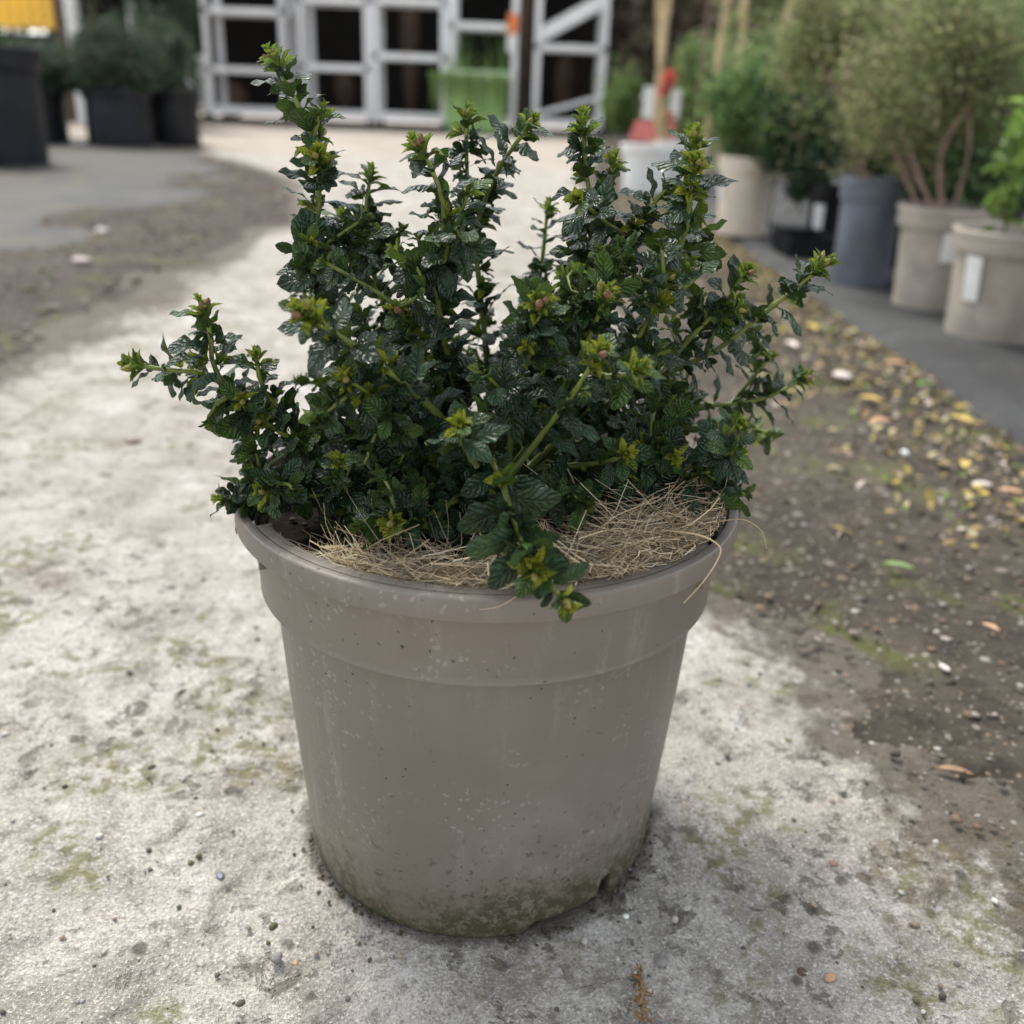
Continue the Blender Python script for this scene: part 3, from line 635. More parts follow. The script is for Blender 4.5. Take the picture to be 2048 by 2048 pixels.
def rosette(p, t, n, L0, age):
    a, b = frame(t)
    for k in range(n):
        q = k * 2.4 + random.random(); sp = random.uniform(.5, 1.15)
        N = a * math.cos(q) + b * math.sin(q); d = t * math.cos(sp) + N * math.sin(sp)
        add_leaf(p + N * .001, d, t * math.sin(sp) - N * math.cos(sp), L0 * random.uniform(.7, 1.2), age * random.uniform(.6, 1.1), 1.15, age > .5)
def leafy(Q, r0, r1, start=.25, dens=1.0, Lm=.0226, bud=1, size=1.0, tuft=.42, tipage=1.0):
    """dress a stem; Q runs from foot to tip"""
    n = len(Q); acc = 0; q = random.random() * 6; s = 0; tot = sum((Q[i + 1] - Q[i]).length for i in range(n - 1)); nxt = tot * start
    for i in range(n - 1):
        seg = (Q[i + 1] - Q[i]).length
        while s + seg > nxt and nxt < tot - .003:
            f_ = nxt / tot; p = Q[i].lerp(Q[i + 1], (nxt - s) / seg); t = (Q[i + 1] - Q[i]).normalized(); a, b = frame(t)
            q += 2.4 + random.gauss(0, .25); end = tot - nxt
            N = a * math.cos(q) + b * math.sin(q)
            sp = random.uniform(.85, 1.35) - .35 * math.exp(-end / .012)
            d = t * math.cos(sp) + N * math.sin(sp) + Vector((0, 0, -.12)) + Vector([random.gauss(0, .12) for _ in range(3)])
            nr = t * math.sin(sp) - N * math.cos(sp) + UP * random.uniform(.1, .7) + Vector((0, -1, 0)) * random.uniform(0, .35)
            L = Lm * random.uniform(.50, 1.15) * (.55 + .45 * min(1, end / .022))
            age = .8 * math.exp(-end / .0055) + (.16 if random.random() < .04 else 0)
            add_leaf(p + N * (r1 + (r0 - r1) * (1 - f_)), d, nr, L, age)
            if random.random() < tuft and end > .012:
                dd = (N * .9 + t * .7).normalized()
                rosette(p + N * .002, dd, random.randint(4, 6), .0105 * random.uniform(.7, 1.15), random.choice([.05, .12, .3, .8]) * tipage)
            nxt += random.uniform(.0027, .0047) / dens * (.55 + .45 * min(1, end / .03))
        s += seg
    t = (Q[-1] - Q[max(0, n - 4)]).normalized(); tip(Q[-1], t, size, bud, tipage)
def stem_obj(name, Q, r0, r1, parent=shrub, ns=8):
    b = MB(); n = len(Q); Q2 = Q[::2] + ([Q[-1]] if (n - 1) % 2 else []); m = len(Q2)
    rr_ = [(r0 + (r1 - r0) * (i / (m - 1)) ** .8) * (1 + .12 * math.sin(i * 2.1)) for i in range(m)]
    b.tube([p - SO for p in Q2], rr_, ns)
    ag = np.repeat(np.clip(np.array([i / (m - 1) for i in range(m)]) ** 1.2 * .9 + .1, 0, 1), ns)
    return link(name, mesh(name, b.V, b.F, MAT['stem'], True, {'age': ag}), parent)
STEMS = [  # points in the photograph (1932 frame), depth at foot and tip, tip size, buds, leaf start
    ([(860, 930), (760, 810), (680, 700), (620, 610), (592, 490), (600, 400), (602, 300), (575, 225), (537, 150), (512, 102)], .00, -.01, 1.5, 2, .2, {}),
    ([(600, 370), (604, 320), (600, 288)], -.015, -.03, 1.7, 1, .2, {}),
    ([(590, 260), (600, 230), (609, 205)], -.01, -.01, 1.0, 0, .2, {}),
    ([(880, 920), (800, 770), (740, 620), (705, 510), (690, 410), (701, 322)], .03, .05, 1.2, 0, .25, {}),
    ([(720, 560), (650, 470), (645, 400)], .05, .06, 1.0, 0, .2, {}),
    ([(900, 920), (860, 760), (825, 620), (830, 500), (838, 400), (815, 320), (783, 265)], .00, -.02, 1.7, 3, .2, {}),
    ([(838, 460), (870, 400), (885, 350)], -.01, -.01, 1.0, 0, .1, {}),
    ([(930, 900), (920, 700), (905, 540), (890, 420), (880, 300), (882, 208)], .05, .06, 1.3, 2, .3, {}),
    ([(900, 420), (930, 340), (965, 282), (1006, 228)], .05, .03, 1.4, 1, .1, {}),
    ([(950, 900), (985, 760), (1005, 620), (1022, 500), (1034, 385)], .08, .10, 1.0, 0, .3, {}),
    ([(950, 900), (1020, 760), (1075, 650), (1108, 530), (1118, 420), (1106, 320), (1100, 220)], .03, .02, 1.6, 0, .2, {}),
    ([(1118, 440), (1142, 370), (1160, 298)], .02, .01, 1.1, 0, .1, {}),
    ([(980, 900), (1090, 770), (1180, 640), (1255, 530), (1295, 430), (1302, 340), (1310, 250)], .02, -.01, 1.4, 1, .2, {}),
    ([(1296, 420), (1306, 350), (1316, 300)], -.01, -.025, 1.6, 3, .3, {}),
    ([(1120, 560), (1165, 470), (1220, 400), (1262, 350)], .01, .0, .8, 0, .1, {}),
    ([(980, 900), (1100, 800), (1220, 725), (1350, 660), (1430, 600), (1505, 540), (1560, 492)], .02, .0, 1.6, 2, .25, {}),
    ([(1330, 670), (1365, 580), (1412, 507)], .01, .0, 1.2, 1, .3, {}),
    ([(1250, 700), (1340, 600), (1400, 580)], .0, -.01, 1.1, 1, .2, {}),
    ([(990, 900), (1120, 820), (1250, 770), (1380, 762), (1460, 745), (1522, 708)], .05, .06, 1.4, 1, .3, {}),
    ([(1380, 762), (1430, 700), (1456, 670)], .06, .06, .9, 0, .4, {}),
    ([(1100, 840), (1250, 810), (1390, 805), (1462, 820)], .06, .09, .7, 0, .3, dict(dens=.7)),
    ([(1010, 885), (1100, 878), (1200, 888), (1290, 897), (1350, 885), (1392, 858)], -.03, -.07, 1.8, 2, .12, {}),
    ([(960, 890), (970, 760), (1000, 660), (1022, 562)], -.05, -.09, 1.6, 3, .25, {}),
    ([(960, 890), (1050, 760), (1110, 640), (1146, 548)], -.04, -.07, 1.5, 3, .25, {}),
    ([(960, 900), (1030, 810), (1090, 730), (1135, 660)], -.08, -.11, 1.8, 1, .3, {}),
    ([(1110, 700), (1165, 712), (1212, 690)], -.10, -.11, 1.3, 0, .3, {}),
    ([(900, 900), (850, 810), (780, 740), (700, 675), (620, 620), (566, 586)], -.05, -.11, 2.2, 2, .3, dict(r=.0031)),
    ([(870, 910), (760, 860), (620, 810), (520, 788), (440, 740), (385, 705), (315, 698), (243, 686)], -.02, -.06, 1.4, 2, .2, {}),
    ([(432, 738), (402, 690), (397, 630), (378, 572)], -.05, -.055, 1.3, 2, .25, {}),
    ([(560, 800), (500, 740), (482, 668)], -.04, -.05, 1.1, 0, .4, {}),
    ([(440, 742), (400, 770), (392, 800)], -.05, -.06, .5, 0, .3, dict(tipage=.3)),
    ([(530, 795), (470, 780), (455, 752)], -.04, -.06, 1.0, 1, .3, {}),
    ([(640, 830), (560, 830), (492, 792)], -.03, -.06, 1.1, 1, .3, {}),
    ([(870, 930), (760, 938), (660, 928), (570, 935), (492, 925)], -.02, -.07, 1.4, 1, .62, {}),
    ([(560, 934), (470, 952), (412, 940)], -.045, -.055, .9, 0, .3, {}),
    ([(540, 935), (495, 905), (468, 865)], -.045, -.05, .5, 0, .3, dict(tipage=.3)),
    ([(900, 925), (860, 945), (800, 975), (732, 988)], -.05, -.11, 1.6, 1, .55, dict(Lm=.025)),
    ([(930, 870), (945, 900), (965, 970), (990, 1035), (1015, 1082)], -.10, -.168, 1.6, 1, .12, dict(Lm=.028)),
    ([(1000, 1050), (1045, 1110), (1070, 1140)], -.155, -.172, 1.1, 1, .3, dict(Lm=.022)),
    ([(890, 900), (840, 800), (790, 660), (752, 578)], -.02, -.05, 1.2, 1, .3, {}),
    ([(890, 900), (850, 700), (812, 492)], .0, -.03, 1.0, 1, .4, {}),
    ([(860, 860), (780, 790), (700, 745), (648, 712)], -.05, -.10, 1.1, 1, .3, {}),
    ([(1000, 880), (1130, 750), (1215, 620), (1270, 522)], -.03, -.05, 1.2, 2, .3, {}),
    ([(900, 880), (870, 830), (868, 795)], -.10, -.12, 1.0, 0, .2, {}),
    ([(1080, 880), (1150, 870), (1182, 856)], -.06, -.09, 1.2, 0, .2, {}),
    ([(1130, 890), (1230, 850), (1275, 865)], -.04, -.08, .9, 0, .2, {}),
    ([(850, 900), (720, 850), (600, 830), (520, 850)], .04, .06, .7, 0, .2, dict(tipage=.4)),
    ([(860, 890), (740, 780), (640, 730), (560, 720)], .02, .04, .7, 0, .2, dict(tipage=.4)),
    ([(870, 900), (780, 740), (700, 640), (650, 560)], .05, .08, .7, 0, .2, dict(tipage=.4)),
    ([(940, 900), (960, 780), (940, 690), (960, 640)], .06, .09, .7, 0, .2, dict(tipage=.4)),
    ([(1000, 900), (1150, 860), (1300, 900), (1410, 935)], .0, -.02, .5, 0, .2, dict(tipage=.2)),
    ([(1000, 910), (1100, 930), (1240, 935), (1330, 950)], -.02, -.06, .6, 0, .2, dict(tipage=.3)),
    ([(980, 920), (1060, 930), (1110, 950)], -.06, -.10, .8, 0, .2, dict(tipage=.5)),
    ([(900, 930), (840, 960), (790, 950)], -.03, -.08, .5, 0, .2, dict(tipage=.3)),
    ([(840, 940), (700, 980), (640, 1010)], -.02, -.06, .5, 0, .3, dict(tipage=.3)),
]
paths = []
for pts, y0, y1, size, nb_, st, kw in STEMS:
    kw = dict(kw); m = len(pts)
    if min(p_[1] for p_ in pts) < 400: kw.setdefault('dens', 1.15); kw.setdefault('tuft', .5)
    P = [A(x * K, y * K, y0 + (y1 - y0) * (i / (m - 1))) for i, (x, y) in enumerate(pts)]
    Q = smooth_path(P); L = sum((Q[i + 1] - Q[i]).length for i in range(len(Q) - 1))
    r0 = kw.pop('r', .0013 + .0014 * min(1, L / .2)); stem_obj('stem', Q, r0, .0011)
    leafy(Q, r0, .0011, st, bud=nb_, size=size, **kw); paths.append((Q, L))
# the cut-off stem stub at right
Q = smooth_path([A(x * K, y * K, Y) for x, y, Y in ((1205, 625, -.03), (1270, 560, -.035), (1332, 507, -.04))]); stem_obj('stem', Q, .0017, .0014)
# filler side twigs that thicken the crown
POLY = [(545, 470), (620, 430), (700, 400), (770, 390), (900, 350), (935, 430), (1000, 500), (1070, 350), (1180, 390), (1265, 370), (1330, 420), (1310, 540), (1400, 590), (1370, 700), (1420, 790), (1360, 900), (1310, 940), (1000, 950), (900, 930), (720, 930), (560, 900), (520, 810), (640, 740), (600, 650), (555, 560)]
HOLES = [(860, 520, 975, 680), (630, 440, 720, 580), (870, 400, 990, 500), (1190, 470, 1290, 580), (630, 750, 700, 820), (1290, 600, 1390, 740), (1040, 330, 1080, 480), (1190, 330, 1270, 420)]
allp = [(q_, i) for i, (Q, L) in enumerate(paths) for q_ in Q[::3]]
made = 0
while made < 150:
    x, y = random.uniform(520, 1420), random.uniform(350, 960)
    if poly_sd(np.array([x]), np.array([y]), POLY)[0] < 0 or any(a <= x <= c and b_ <= y <= d_ for a, b_, c, d_ in HOLES): continue
    lim = .11 if y > 600 else .07
    Y = random.uniform(-lim, lim * 1.1); T = A(x * K, y * K, Y)
    if T.z < .235 or (T.xy.length > .15 and T.z < .3): continue
    best = min(allp, key=lambda k: (k[0] - T).length + .9 * max(0, k[0].z - T.z + .015) + (.1 if (k[0] - T).length < .015 else 0))
    S = best[0]; dd = T - S
    if dd.length > .10: continue
    mid = S + dd * .5 + Vector((random.gauss(0, .006), random.gauss(0, .006), -.10 * dd.length))
    Q = smooth_path([S, mid, T]); stem_obj('twig', Q, .0013, .0009, ns=6)
    leafy(Q, .0012, .0009, .15, dens=.95, Lm=.0215, bud=0, size=random.choice([.5, .7, 1.0]), tuft=.3, tipage=random.choice([.25, .35, .5, .9])); made += 1
tries = 0
while made < 190 and tries < 4000:               # low shoots over the soil at the left and front
    tries += 1
    x, y = random.uniform(455, 960), random.uniform(835, 1000); T = A(x * K, y * K, random.uniform(-.10, .06))
    if T.z < .236 or T.z > .30 or T.xy.length > .142 or (T.y < -.085 and T.x > -.03): continue
    S = min(allp, key=lambda k: (k[0] - T).length + (.1 if (k[0] - T).length < .02 else 0))[0]; dd = T - S
    if dd.length > .09: continue
    Q = smooth_path([S, S + dd * .5 + Vector((0, 0, .006)), T]); stem_obj('twig', Q, .0013, .0009, ns=6)
    leafy(Q, .0012, .0009, .1, dens=1.1, Lm=.021, bud=0, size=.6, tuft=.25, tipage=random.choice([.2, .3, .5])); made += 1
# the largest ones in view become objects, the rest one joined part
camp = Vector((CX, -CD, CH))
def weight(l): p = l[0].translation; return -(l[0].col[1].length / (p - camp).length) * (1 if p.y < .0 else .75) * (1.0 if not l[2] else 1.3)
leaves.sort(key=weight)
near = leaves[:300]; rest = leaves[300:]
for M, k, yg, age, rnd in near:
    o = link('leaf', (HIY if yg else HI)[k], shrub); o.matrix_local = Matrix.Translation(-SO) @ M; o.color = (age, rnd, 0, 1)
def joined(name, L, tpl, parent, so):
    Vs, Fs, Us, ag, rn = [], [], [], [], []; off = 0
    for k, (tv, tf, tu) in enumerate(tpl):
        ms = [l for l in L if l[1] == k]
        if not ms: continue
        Mx = np.array([[list(r_) for r_ in l[0]] for l in ms]); n = len(ms); m = len(tv)
        v = np.einsum('nij,mj->nmi', Mx[:, :3, :3], tv) + Mx[:, None, :3, 3] - np.array(so)
        Vs.append(v.reshape(-1, 3)); Fs.append((tf[None] + np.arange(n)[:, None, None] * m + off).reshape(-1, 4)); Us.append(np.tile(tu, (n, 1)))
        ag.append(np.repeat([l[3] for l in ms], m)); rn.append(np.repeat([l[4] for l in ms], m)); off += n * m
    o = link(name, mesh(name, np.concatenate(Vs), np.concatenate(Fs), MAT['leaf'], True, {'age': np.concatenate(ag), 'rnd': np.concatenate(rn)}, np.concatenate(Us)), parent)
    o.color = (0, 0, 0, 1); o['kind'] = 'stuff'; return o
joined('foliage', [l for l in rest if not l[2]], TPL_LO, shrub, SO)
joined('young_foliage', [l for l in rest if l[2]], TPL_Y, shrub, SO)
b = MB().lathe([(.0001, -1.0), (.45, -.75), (.72, -.2), (.66, .35), (.4, .9), (.15, 1.35), (.0001, 1.5)], 10)
bm1 = mesh('bud', b.V, b.F, MAT['bud'], True); bm2 = mesh('bud', b.V, b.F, MAT['bud2'], True)
for p, d, s in buds:
    o = link('bud', random.choice([bm1, bm1, bm1, bm2]), shrub); o.matrix_local = Matrix.Translation(p - SO) @ d.to_track_quat('Z', 'Y').to_matrix().to_4x4() @ Matrix.Diagonal((s, s, s, 1))
print('leaves', len(leaves), 'buds', len(buds))

# ------------------------------------------------------------------ background: pots
def round_pot(X, Y, rb, rt, h, mat, label, group=None, band=True, tagp=None, name='plant_pot', soil_=True, gr=1.0):
    r = empty(name, (X, Y, .026 if .7 < X < 3 and Y < 7 else .016), label, 'plant pot', group)
    rw = rt * .89
    MB().lathe([(rb * .9, .004), (rb, 0), (rb * 1.01, .01), (rw - (rw - rb) * .18, h * .8)], 40).build('pot_wall', mat, r)
    MB().lathe([(rw - (rw - rb) * .18, h * .8), (rt * .955, h * .795), (rt * .965, h * .81), (rt * .975, h * .93)], 40).build('collar', mat, r)
    MB().lathe([(rt * .975, h * .93), (rt * .995, h * .935), (rt, h * .95), (rt, h * .99), (rt * .985, h), (rt * .94, h * .995), (rt * .9, h * .8)], 40).build('rim', mat, r)
    if soil_:
        b = MB(); b.add([(0, 0, h * .9)] + [(rt * .92 * math.cos(k * math.pi / 16), rt * .92 * math.sin(k * math.pi / 16), h * .87) for k in range(32)], [(0, 1 + k, 1 + (k + 1) % 32) for k in range(32)])
        o = b.build('soil', MAT['potting'], r)
    if tagp:
        q, w_, hh, zc = tagp; nn = 8; V = []; rr2 = rb + (rt - rb) * zc / h * .92 + .004
        for i in range(nn + 1):
            a = R(q) + (i / nn - .5) * w_ / rr2
            for z in (zc - hh / 2, zc + hh / 2): V.append(((rr2 + (z - zc) * .12) * math.cos(a), (rr2 + (z - zc) * .12) * math.sin(a), z))
        b = MB().add(V, [(2 * i, 2 * i + 2, 2 * i + 3, 2 * i + 1) for i in range(nn)]); b.build('label', MAT['white'], r)
    return r
PG = 'pots standing on the black mat at right'
round_pot(.825, 3.2, .090, .110, .27, MAT['beige'], 'pale beige pot behind the shrub, farthest of the beige pots', PG, tagp=(-165, .035, .07, .16))
round_pot(.945, 2.18, .074, .090, .275, MAT['slate'], 'slate blue pot between the beige pots', PG)
round_pot(1.03, 1.88, .090, .118, .235, MAT['beige2'], 'dusty beige pot next to the slate blue pot with a pale label', PG, tagp=(-100, .05, .065, .15))
round_pot(1.05, 1.56, .105, .130, .22, MAT['beige2'], 'dusty beige pot with a bright white label, second from the right edge', PG, tagp=(-150, .035, .09, .125))
round_pot(1.075, 1.215, .108, .132, .22, MAT['beige2'], 'beige pot cut off by the right picture edge, nearest in the row', PG)
round_pot(1.06, 2.95, .06, .075, .20, MAT['black'], 'small black pot with a white label between pale beige and slate pots', PG, tagp=(-130, .035, .08, .10))
round_pot(1.17, 2.55, .08, .10, .24, MAT['black'], 'black pot behind the slate blue pot', PG)
round_pot(1.34, 2.35, .09, .11, .25, MAT['black'], 'black pot behind the dusty beige pots, back row', PG)
round_pot(.94, 3.55, .07, .085, .21, MAT['black'], 'black pot half hidden beside the pale beige pot', PG)
round_pot(1.42, 1.9, .10, .12, .24, MAT['black'], 'black pot in the back row near the right edge', PG)
# black carry tray with upright ribs
tr = empty('carry_tray', (.93, 2.72, .026), 'low black ribbed carry tray on the mat beside the slate pot', 'tray')
MB().box((0, 0, .006), (.15, .24, .008)).build('tray_floor', MAT['black'], tr, False)
for x_, y_, a_, b_ in ((-.075, 0, .004, .24), (.075, 0, .004, .24), (0, -.12, .146, .004), (0, .12, .146, .004)): MB().box((x_, y_, .034), (a_, b_, .06)).build('tray_side', MAT['black'], tr, False)
for k in range(6): MB().box((-.079, -.10 + k * .04, .034), (.005, .008, .062)).build('rib', MAT['blackd'], tr, False)
# mat under the pots
n1, n2 = 60, 160; mx = np.linspace(0, 1, n1); my = np.linspace(.2, 1, n2)
XX, YY = np.meshgrid(mx, my); Yw = .1 + (YY - .2) / .8 * 6.4; Xw = .775 + XX * 2.4 + (fbm(Yw * 3, Yw * 0, 4, 3) - .5) * .05 * (1 - XX)
Zw = .026 + (fbm(Xw * 3, Yw * 3, 44, 3) - .5) * .006 - .018 * (1 - ss(0, .02, XX))
Zw[:, 0] = -.004; Xw[:, 0] -= .003
ii = np.arange(n1 * n2).reshape(n2, n1); Q = np.stack([ii[:-1, :-1], ii[:-1, 1:], ii[1:, 1:], ii[1:, :-1]], -1).reshape(-1, 4)
tag(link('ground_mat', mesh('ground_mat', np.stack([Xw.ravel(), Yw.ravel(), Zw.ravel()], 1), Q, MAT['fabric'], True)), 'long black ground mat with a straight raised edge under the right row of pots', 'ground mat')
PL = [G(0, 490), G(110, 465), G(170, 420), G(260, 420), G(400, 370), G(440, 335), G(340, 292), G(0, 300)]
PLx = [(p.x, p.y) for p in PL]; PLx[-1] = (-5, 9); PLx.append((-5, 1.8))
fx, fy = np.meshgrid(np.linspace(-5, -.9, 150), np.linspace(1.6, 9, 200)); s_ = poly_sd(fx, fy, PLx) + (fbm(fx * 2, fy * 2, 8, 4) - .5) * 1.0
hz_ = .004 + ss(-.05, .1, s_) * .014 + (fbm(fx * 3, fy * 3, 81, 3) - .5) * .014
ii = np.arange(fx.size).reshape(fx.shape); Q = np.stack([ii[:-1, :-1], ii[:-1, 1:], ii[1:, 1:], ii[1:, :-1]], -1).reshape(-1, 4); k = (s_.ravel() > -.05)[Q].any(1)
u, inv = np.unique(Q[k].ravel(), return_inverse=True)
tag(link('ground_mat', mesh('ground_mat', np.stack([fx.ravel(), fy.ravel(), hz_.ravel()], 1)[u], inv.reshape(-1, 4), MAT['fabric2'], True)), 'faded grey weed fabric half buried in earth under the left black pots', 'ground mat')

LGp = 'large black pots at left'
round_pot(-2.95, 5.2, .27, .32, .60, MAT['blackd'], 'tall black tub cut off by the left picture edge', LGp)
round_pot(-3.68, 7.3, .21, .25, .40, MAT['black'], 'black pot with a small white label behind the tall tub', LGp, tagp=(-60, .07, .16, .22))
round_pot(-3.08, 7.35, .235, .255, .41, MAT['blackd'], 'dusty black pot in the middle of the left group', LGp)
round_pot(-2.86, 7.9, .21, .25, .41, MAT['black'], 'black pot rightmost in the left group', LGp)

# ------------------------------------------------------------------ background: shrubs
def bush(name, c, rad, n, size, pal, label, cat='shrub', group=None, stems=4, foot=.25, spread=.5, twig='twig', lump=9, fill=.75, smat=None, base=None):
    c = Vector(c); root = empty(name, (c.x, c.y, foot), label, cat, group)
    lc = rng.normal(0, 1, (lump, 3)); lc /= np.linalg.norm(lc, axis=1, keepdims=True); lc *= rng.uniform(.35, .85, (lump, 1))
    k = rng.integers(0, lump, n); p = rng.normal(0, 1, (n, 3)); p /= np.linalg.norm(p, axis=1, keepdims=True); p *= rng.random((n, 1)) ** .5 * .42
    u = lc[k] + p; m = rng.random(n) < .25; u[m] = rng.normal(0, .45, (m.sum(), 3))
    P = u * np.array(rad) + np.array([0, 0, c.z - foot]); P = P[P[:, 2] > .0]; n = len(P)
    tint = rng.uniform(.75, 1.3, lump)[k[:n]][:, None]
    v, f, cc = cards(P, rng.uniform(.6, 1.3, n) * size, pick(n, pal) * tint, 1.2, .5)
    link('foliage', mesh('foliage', v, f, MAT['bush'], False, {'Col': cc}), root)['kind'] = 'stuff'
    for i in range(stems):
        q = rng.integers(0, lump); t_ = lc[q] * np.array(rad) + np.array([0, 0, c.z - foot]); b0 = Vector((random.gauss(0, .02), random.gauss(0, .02), -.03)) + (Vector((base[0] - c.x, base[1] - c.y, 0)) if base else Vector((0, 0, 0)))
        t_ = Vector(t_); mid = b0.lerp(t_, .5) + Vector((random.gauss(0, .03), 0, .02)); w_ = max(.003, rad[2] * .018)
        MB().tube(smooth_path([b0, mid, t_], .03), [w_ * (1 - .1 * 0)] + [w_] * (len(smooth_path([b0, mid, t_], .03)) - 1), 6).build('stem', smat or MAT['twig'], root)
    return root
GRN = [(.085, .175, .055), (.14, .25, .075), (.07, .13, .045), (.25, .36, .12)]
OLV = [(.17, .215, .08), (.24, .275, .11), (.12, .16, .06), (.36, .37, .18), (.24, .20, .13)]
DRK = [(.026, .05, .028), (.042, .072, .04), (.06, .095, .055), (.085, .12, .07)]
BG = 'potted shrubs in the right row'
def at(px, py, Y): p = A(px, py, Y); return (p.x, p.y, p.z)
bush('potted_shrub', at(1490, 215, 3.25), (.19, .16, .20), 7000, .011, GRN, 'mid green leafy shrub growing from the pale beige pot', group=BG, base=(.825, 3.2))
bush('potted_shrub', at(1600, 240, 3.1), (.18, .16, .22), 8000, .011, GRN + DRK, 'dark green shrub above the small black pots', group=BG)
bush('potted_shrub', at(1555, 150, 3.7), (.24, .2, .20), 7000, .013, GRN + OLV, 'tall bright green shrub at the back of the right row', group=BG)
bush('potted_shrub', at(1700, 115, 2.5), (.21, .18, .24), 9000, .008, OLV, 'fine leaved olive shrub growing from the slate pot', group=BG, base=(.945, 2.18), stems=6, smat=MAT['twigr'])
bush('potted_shrub', at(1850, 140, 2.05), (.25, .2, .25), 12000, .008, OLV, 'feathery olive shrub with reddish stems in the dusty beige pot', group=BG, base=(1.03, 1.88), stems=7, smat=MAT['twigr'], foot=.22)
bush('potted_shrub', at(1990, 200, 2.2), (.22, .2, .30), 9000, .009, OLV + GRN, 'feathery green shrub at the upper right corner', group=BG, stems=6, smat=MAT['twigr'], foot=.22)
bush('potted_shrub', at(1740, 40, 3.4), (.34, .25, .40), 10000, .012, OLV + GRN, 'tall loose shrub behind the slate pot reaching out of the frame', group=BG)
bush('potted_shrub', at(1930, 60, 3.0), (.34, .25, .45), 10000, .012, OLV + GRN, 'tall loose shrub in the back row behind the beige pots', group=BG)
bush('potted_shrub', at(1780, 310, 2.5), (.17, .14, .10), 5000, .009, DRK, 'low dark green shrub behind the slate pot', group=BG)
bush('potted_shrub', at(1960, 360, 2.0), (.16, .12, .10), 6000, .008, DRK + GRN, 'low dark shrub behind the labelled beige pot', group=BG)
bush('potted_shrub', at(1620, 350, 3.0), (.10, .10, .10), 2500, .010, DRK, 'small dark shrub drooping over the small black pot', group=BG, foot=.15)
bush('leafy_sapling', at(2035, 330, 1.5), (.05, .06, .13), 200, .020, [(.13, .22, .05), (.19, .29, .07)], 'young plant with lime green leaves at the right picture edge', 'plant', stems=3, foot=.2)
bush('potted_shrub', at(1420, 190, 6.6), (.35, .3, .35), 6000, .02, GRN + OLV, 'pale green shrub behind the bamboo canes', stems=3)
bush('grass_clump', at(1245, 200, 7.5), (.16, .15, .22), 2500, .022, [(.12, .20, .05), (.16, .24, .08)], 'bright green clump beside the shed corner', 'plant', stems=0, foot=.1)
LB = 'dark shrubs in the left pots'
bush('potted_shrub', at(235, 115, 7.35), (.40, .35, .33), 12000, .016, DRK + [(.07, .05, .035)], 'rounded dark green shrub in the middle left pot', group=LB, foot=.4)
bush('potted_shrub', at(105, 140, 7.4), (.34, .3, .24), 9000, .016, DRK, 'dark shrub in the pot behind the tall tub', group=LB, foot=.38)
bush('potted_shrub', at(325, 120, 8.0), (.22, .25, .34), 6000, .016, DRK, 'narrow dark shrub in the rightmost left pot', group=LB, foot=.4)
bush('potted_shrub', at(-30, 120, 9.5), (.3, .3, .3), 4000, .02, DRK + GRN, 'dark shrub at the left picture edge below the yellow container', stems=3)

# bamboo canes standing in pots
CG = 'canes standing in the right row'
for px, top, Y, lean, lb in ((1305, -60, 5.2, .03, 'leftmost pale cane above the white pots'), (1336, -60, 5.3, -.10, 'leaning thick pale cane next to the leftmost one'), (1412, -60, 5.8, .05, 'whitish cane third from the left'),
                       (1478, -60, 6.0, -.04, 'fourth cane from the left, behind the green shrub'), (1522, -60, 5.6, .08, 'slanting whitish cane over the green shrub'), (1572, -60, 6.1, .0, 'fifth upright cane, yellowish'),
                       (1612, -60, 5.4, .02, 'orange tan cane rightmost of the row'), (1395, -60, 5.0, .0, 'thin reddish cane among the left ones')):
    p = A(px, 230, Y); b = MB(); th = .008 if 'thin' in lb else .019; nseg = 7
    pts = [Vector((p.x + lean * .35 * t, Y, .05 + t * .32)) for t in range(nseg + 1)]
    rad_ = []; P2 = []
    for i, q_ in enumerate(pts):
        for dz, k in ((-.008, 1), (0, 1.14), (.008, 1)): P2.append(q_ + Vector((0, 0, dz))); rad_.append(th * k)
    b.tube(P2, rad_, 8); o = b.build('bamboo_cane', MAT['twigr'] if 'reddish' in lb else MAT['cane']); tag(o, lb, 'cane', CG)
# white pots with red labels
for X, Y, px, lb, lx in ((0, 5.0, 1290, 'whitish pot with a white and red label, left of the pair', 1288), (0, 5.35, 1352, 'whitish pot with a tall white and red tag, right of the pair', 1342)):
    p = A(px, 380, Y); r = round_pot(p.x, Y, .12, .15, .24, MAT['white'], lb, 'white pots by the canes')
    q_ = A(lx, 262, Y - .18); rq = Vector((p.x, Y, .026 if p.x > .7 else .016)); b = MB(); ks = 1 if px < 1300 else .35
    b.add([q_ - rq + Vector(v_) for v_ in [(x_ * ks, y_, z_) for x_, y_, z_ in ((-.075, 0, -.045), (.075, 0, -.045), (.045, -.004, .05), (-.045, -.004, .05), (-.075, .006, -.045), (.075, .006, -.045), (.045, .004, .05), (-.045, .004, .05))]], [(0, 1, 2, 3), (7, 6, 5, 4), (0, 4, 5, 1), (1, 5, 6, 2), (2, 6, 7, 3), (3, 7, 4, 0)])
    b.build('red_label', MAT['red'], r, False)
    MB().box(q_ - rq + Vector((.01, .0, .135)), (.05, .005, .15)).build('white_tag', MAT['white'], r, False)
fl = empty('red_flower_stem', A(1335, 300, 5.1), 'upright stem with red blooms among the canes', 'flower')
fl0 = Vector(fl.location); MB().tube([Vector((0, 0, 0)), A(1335, 150, 5.1) - fl0], .005, 6).build('stem', MAT['dgreen'], fl)
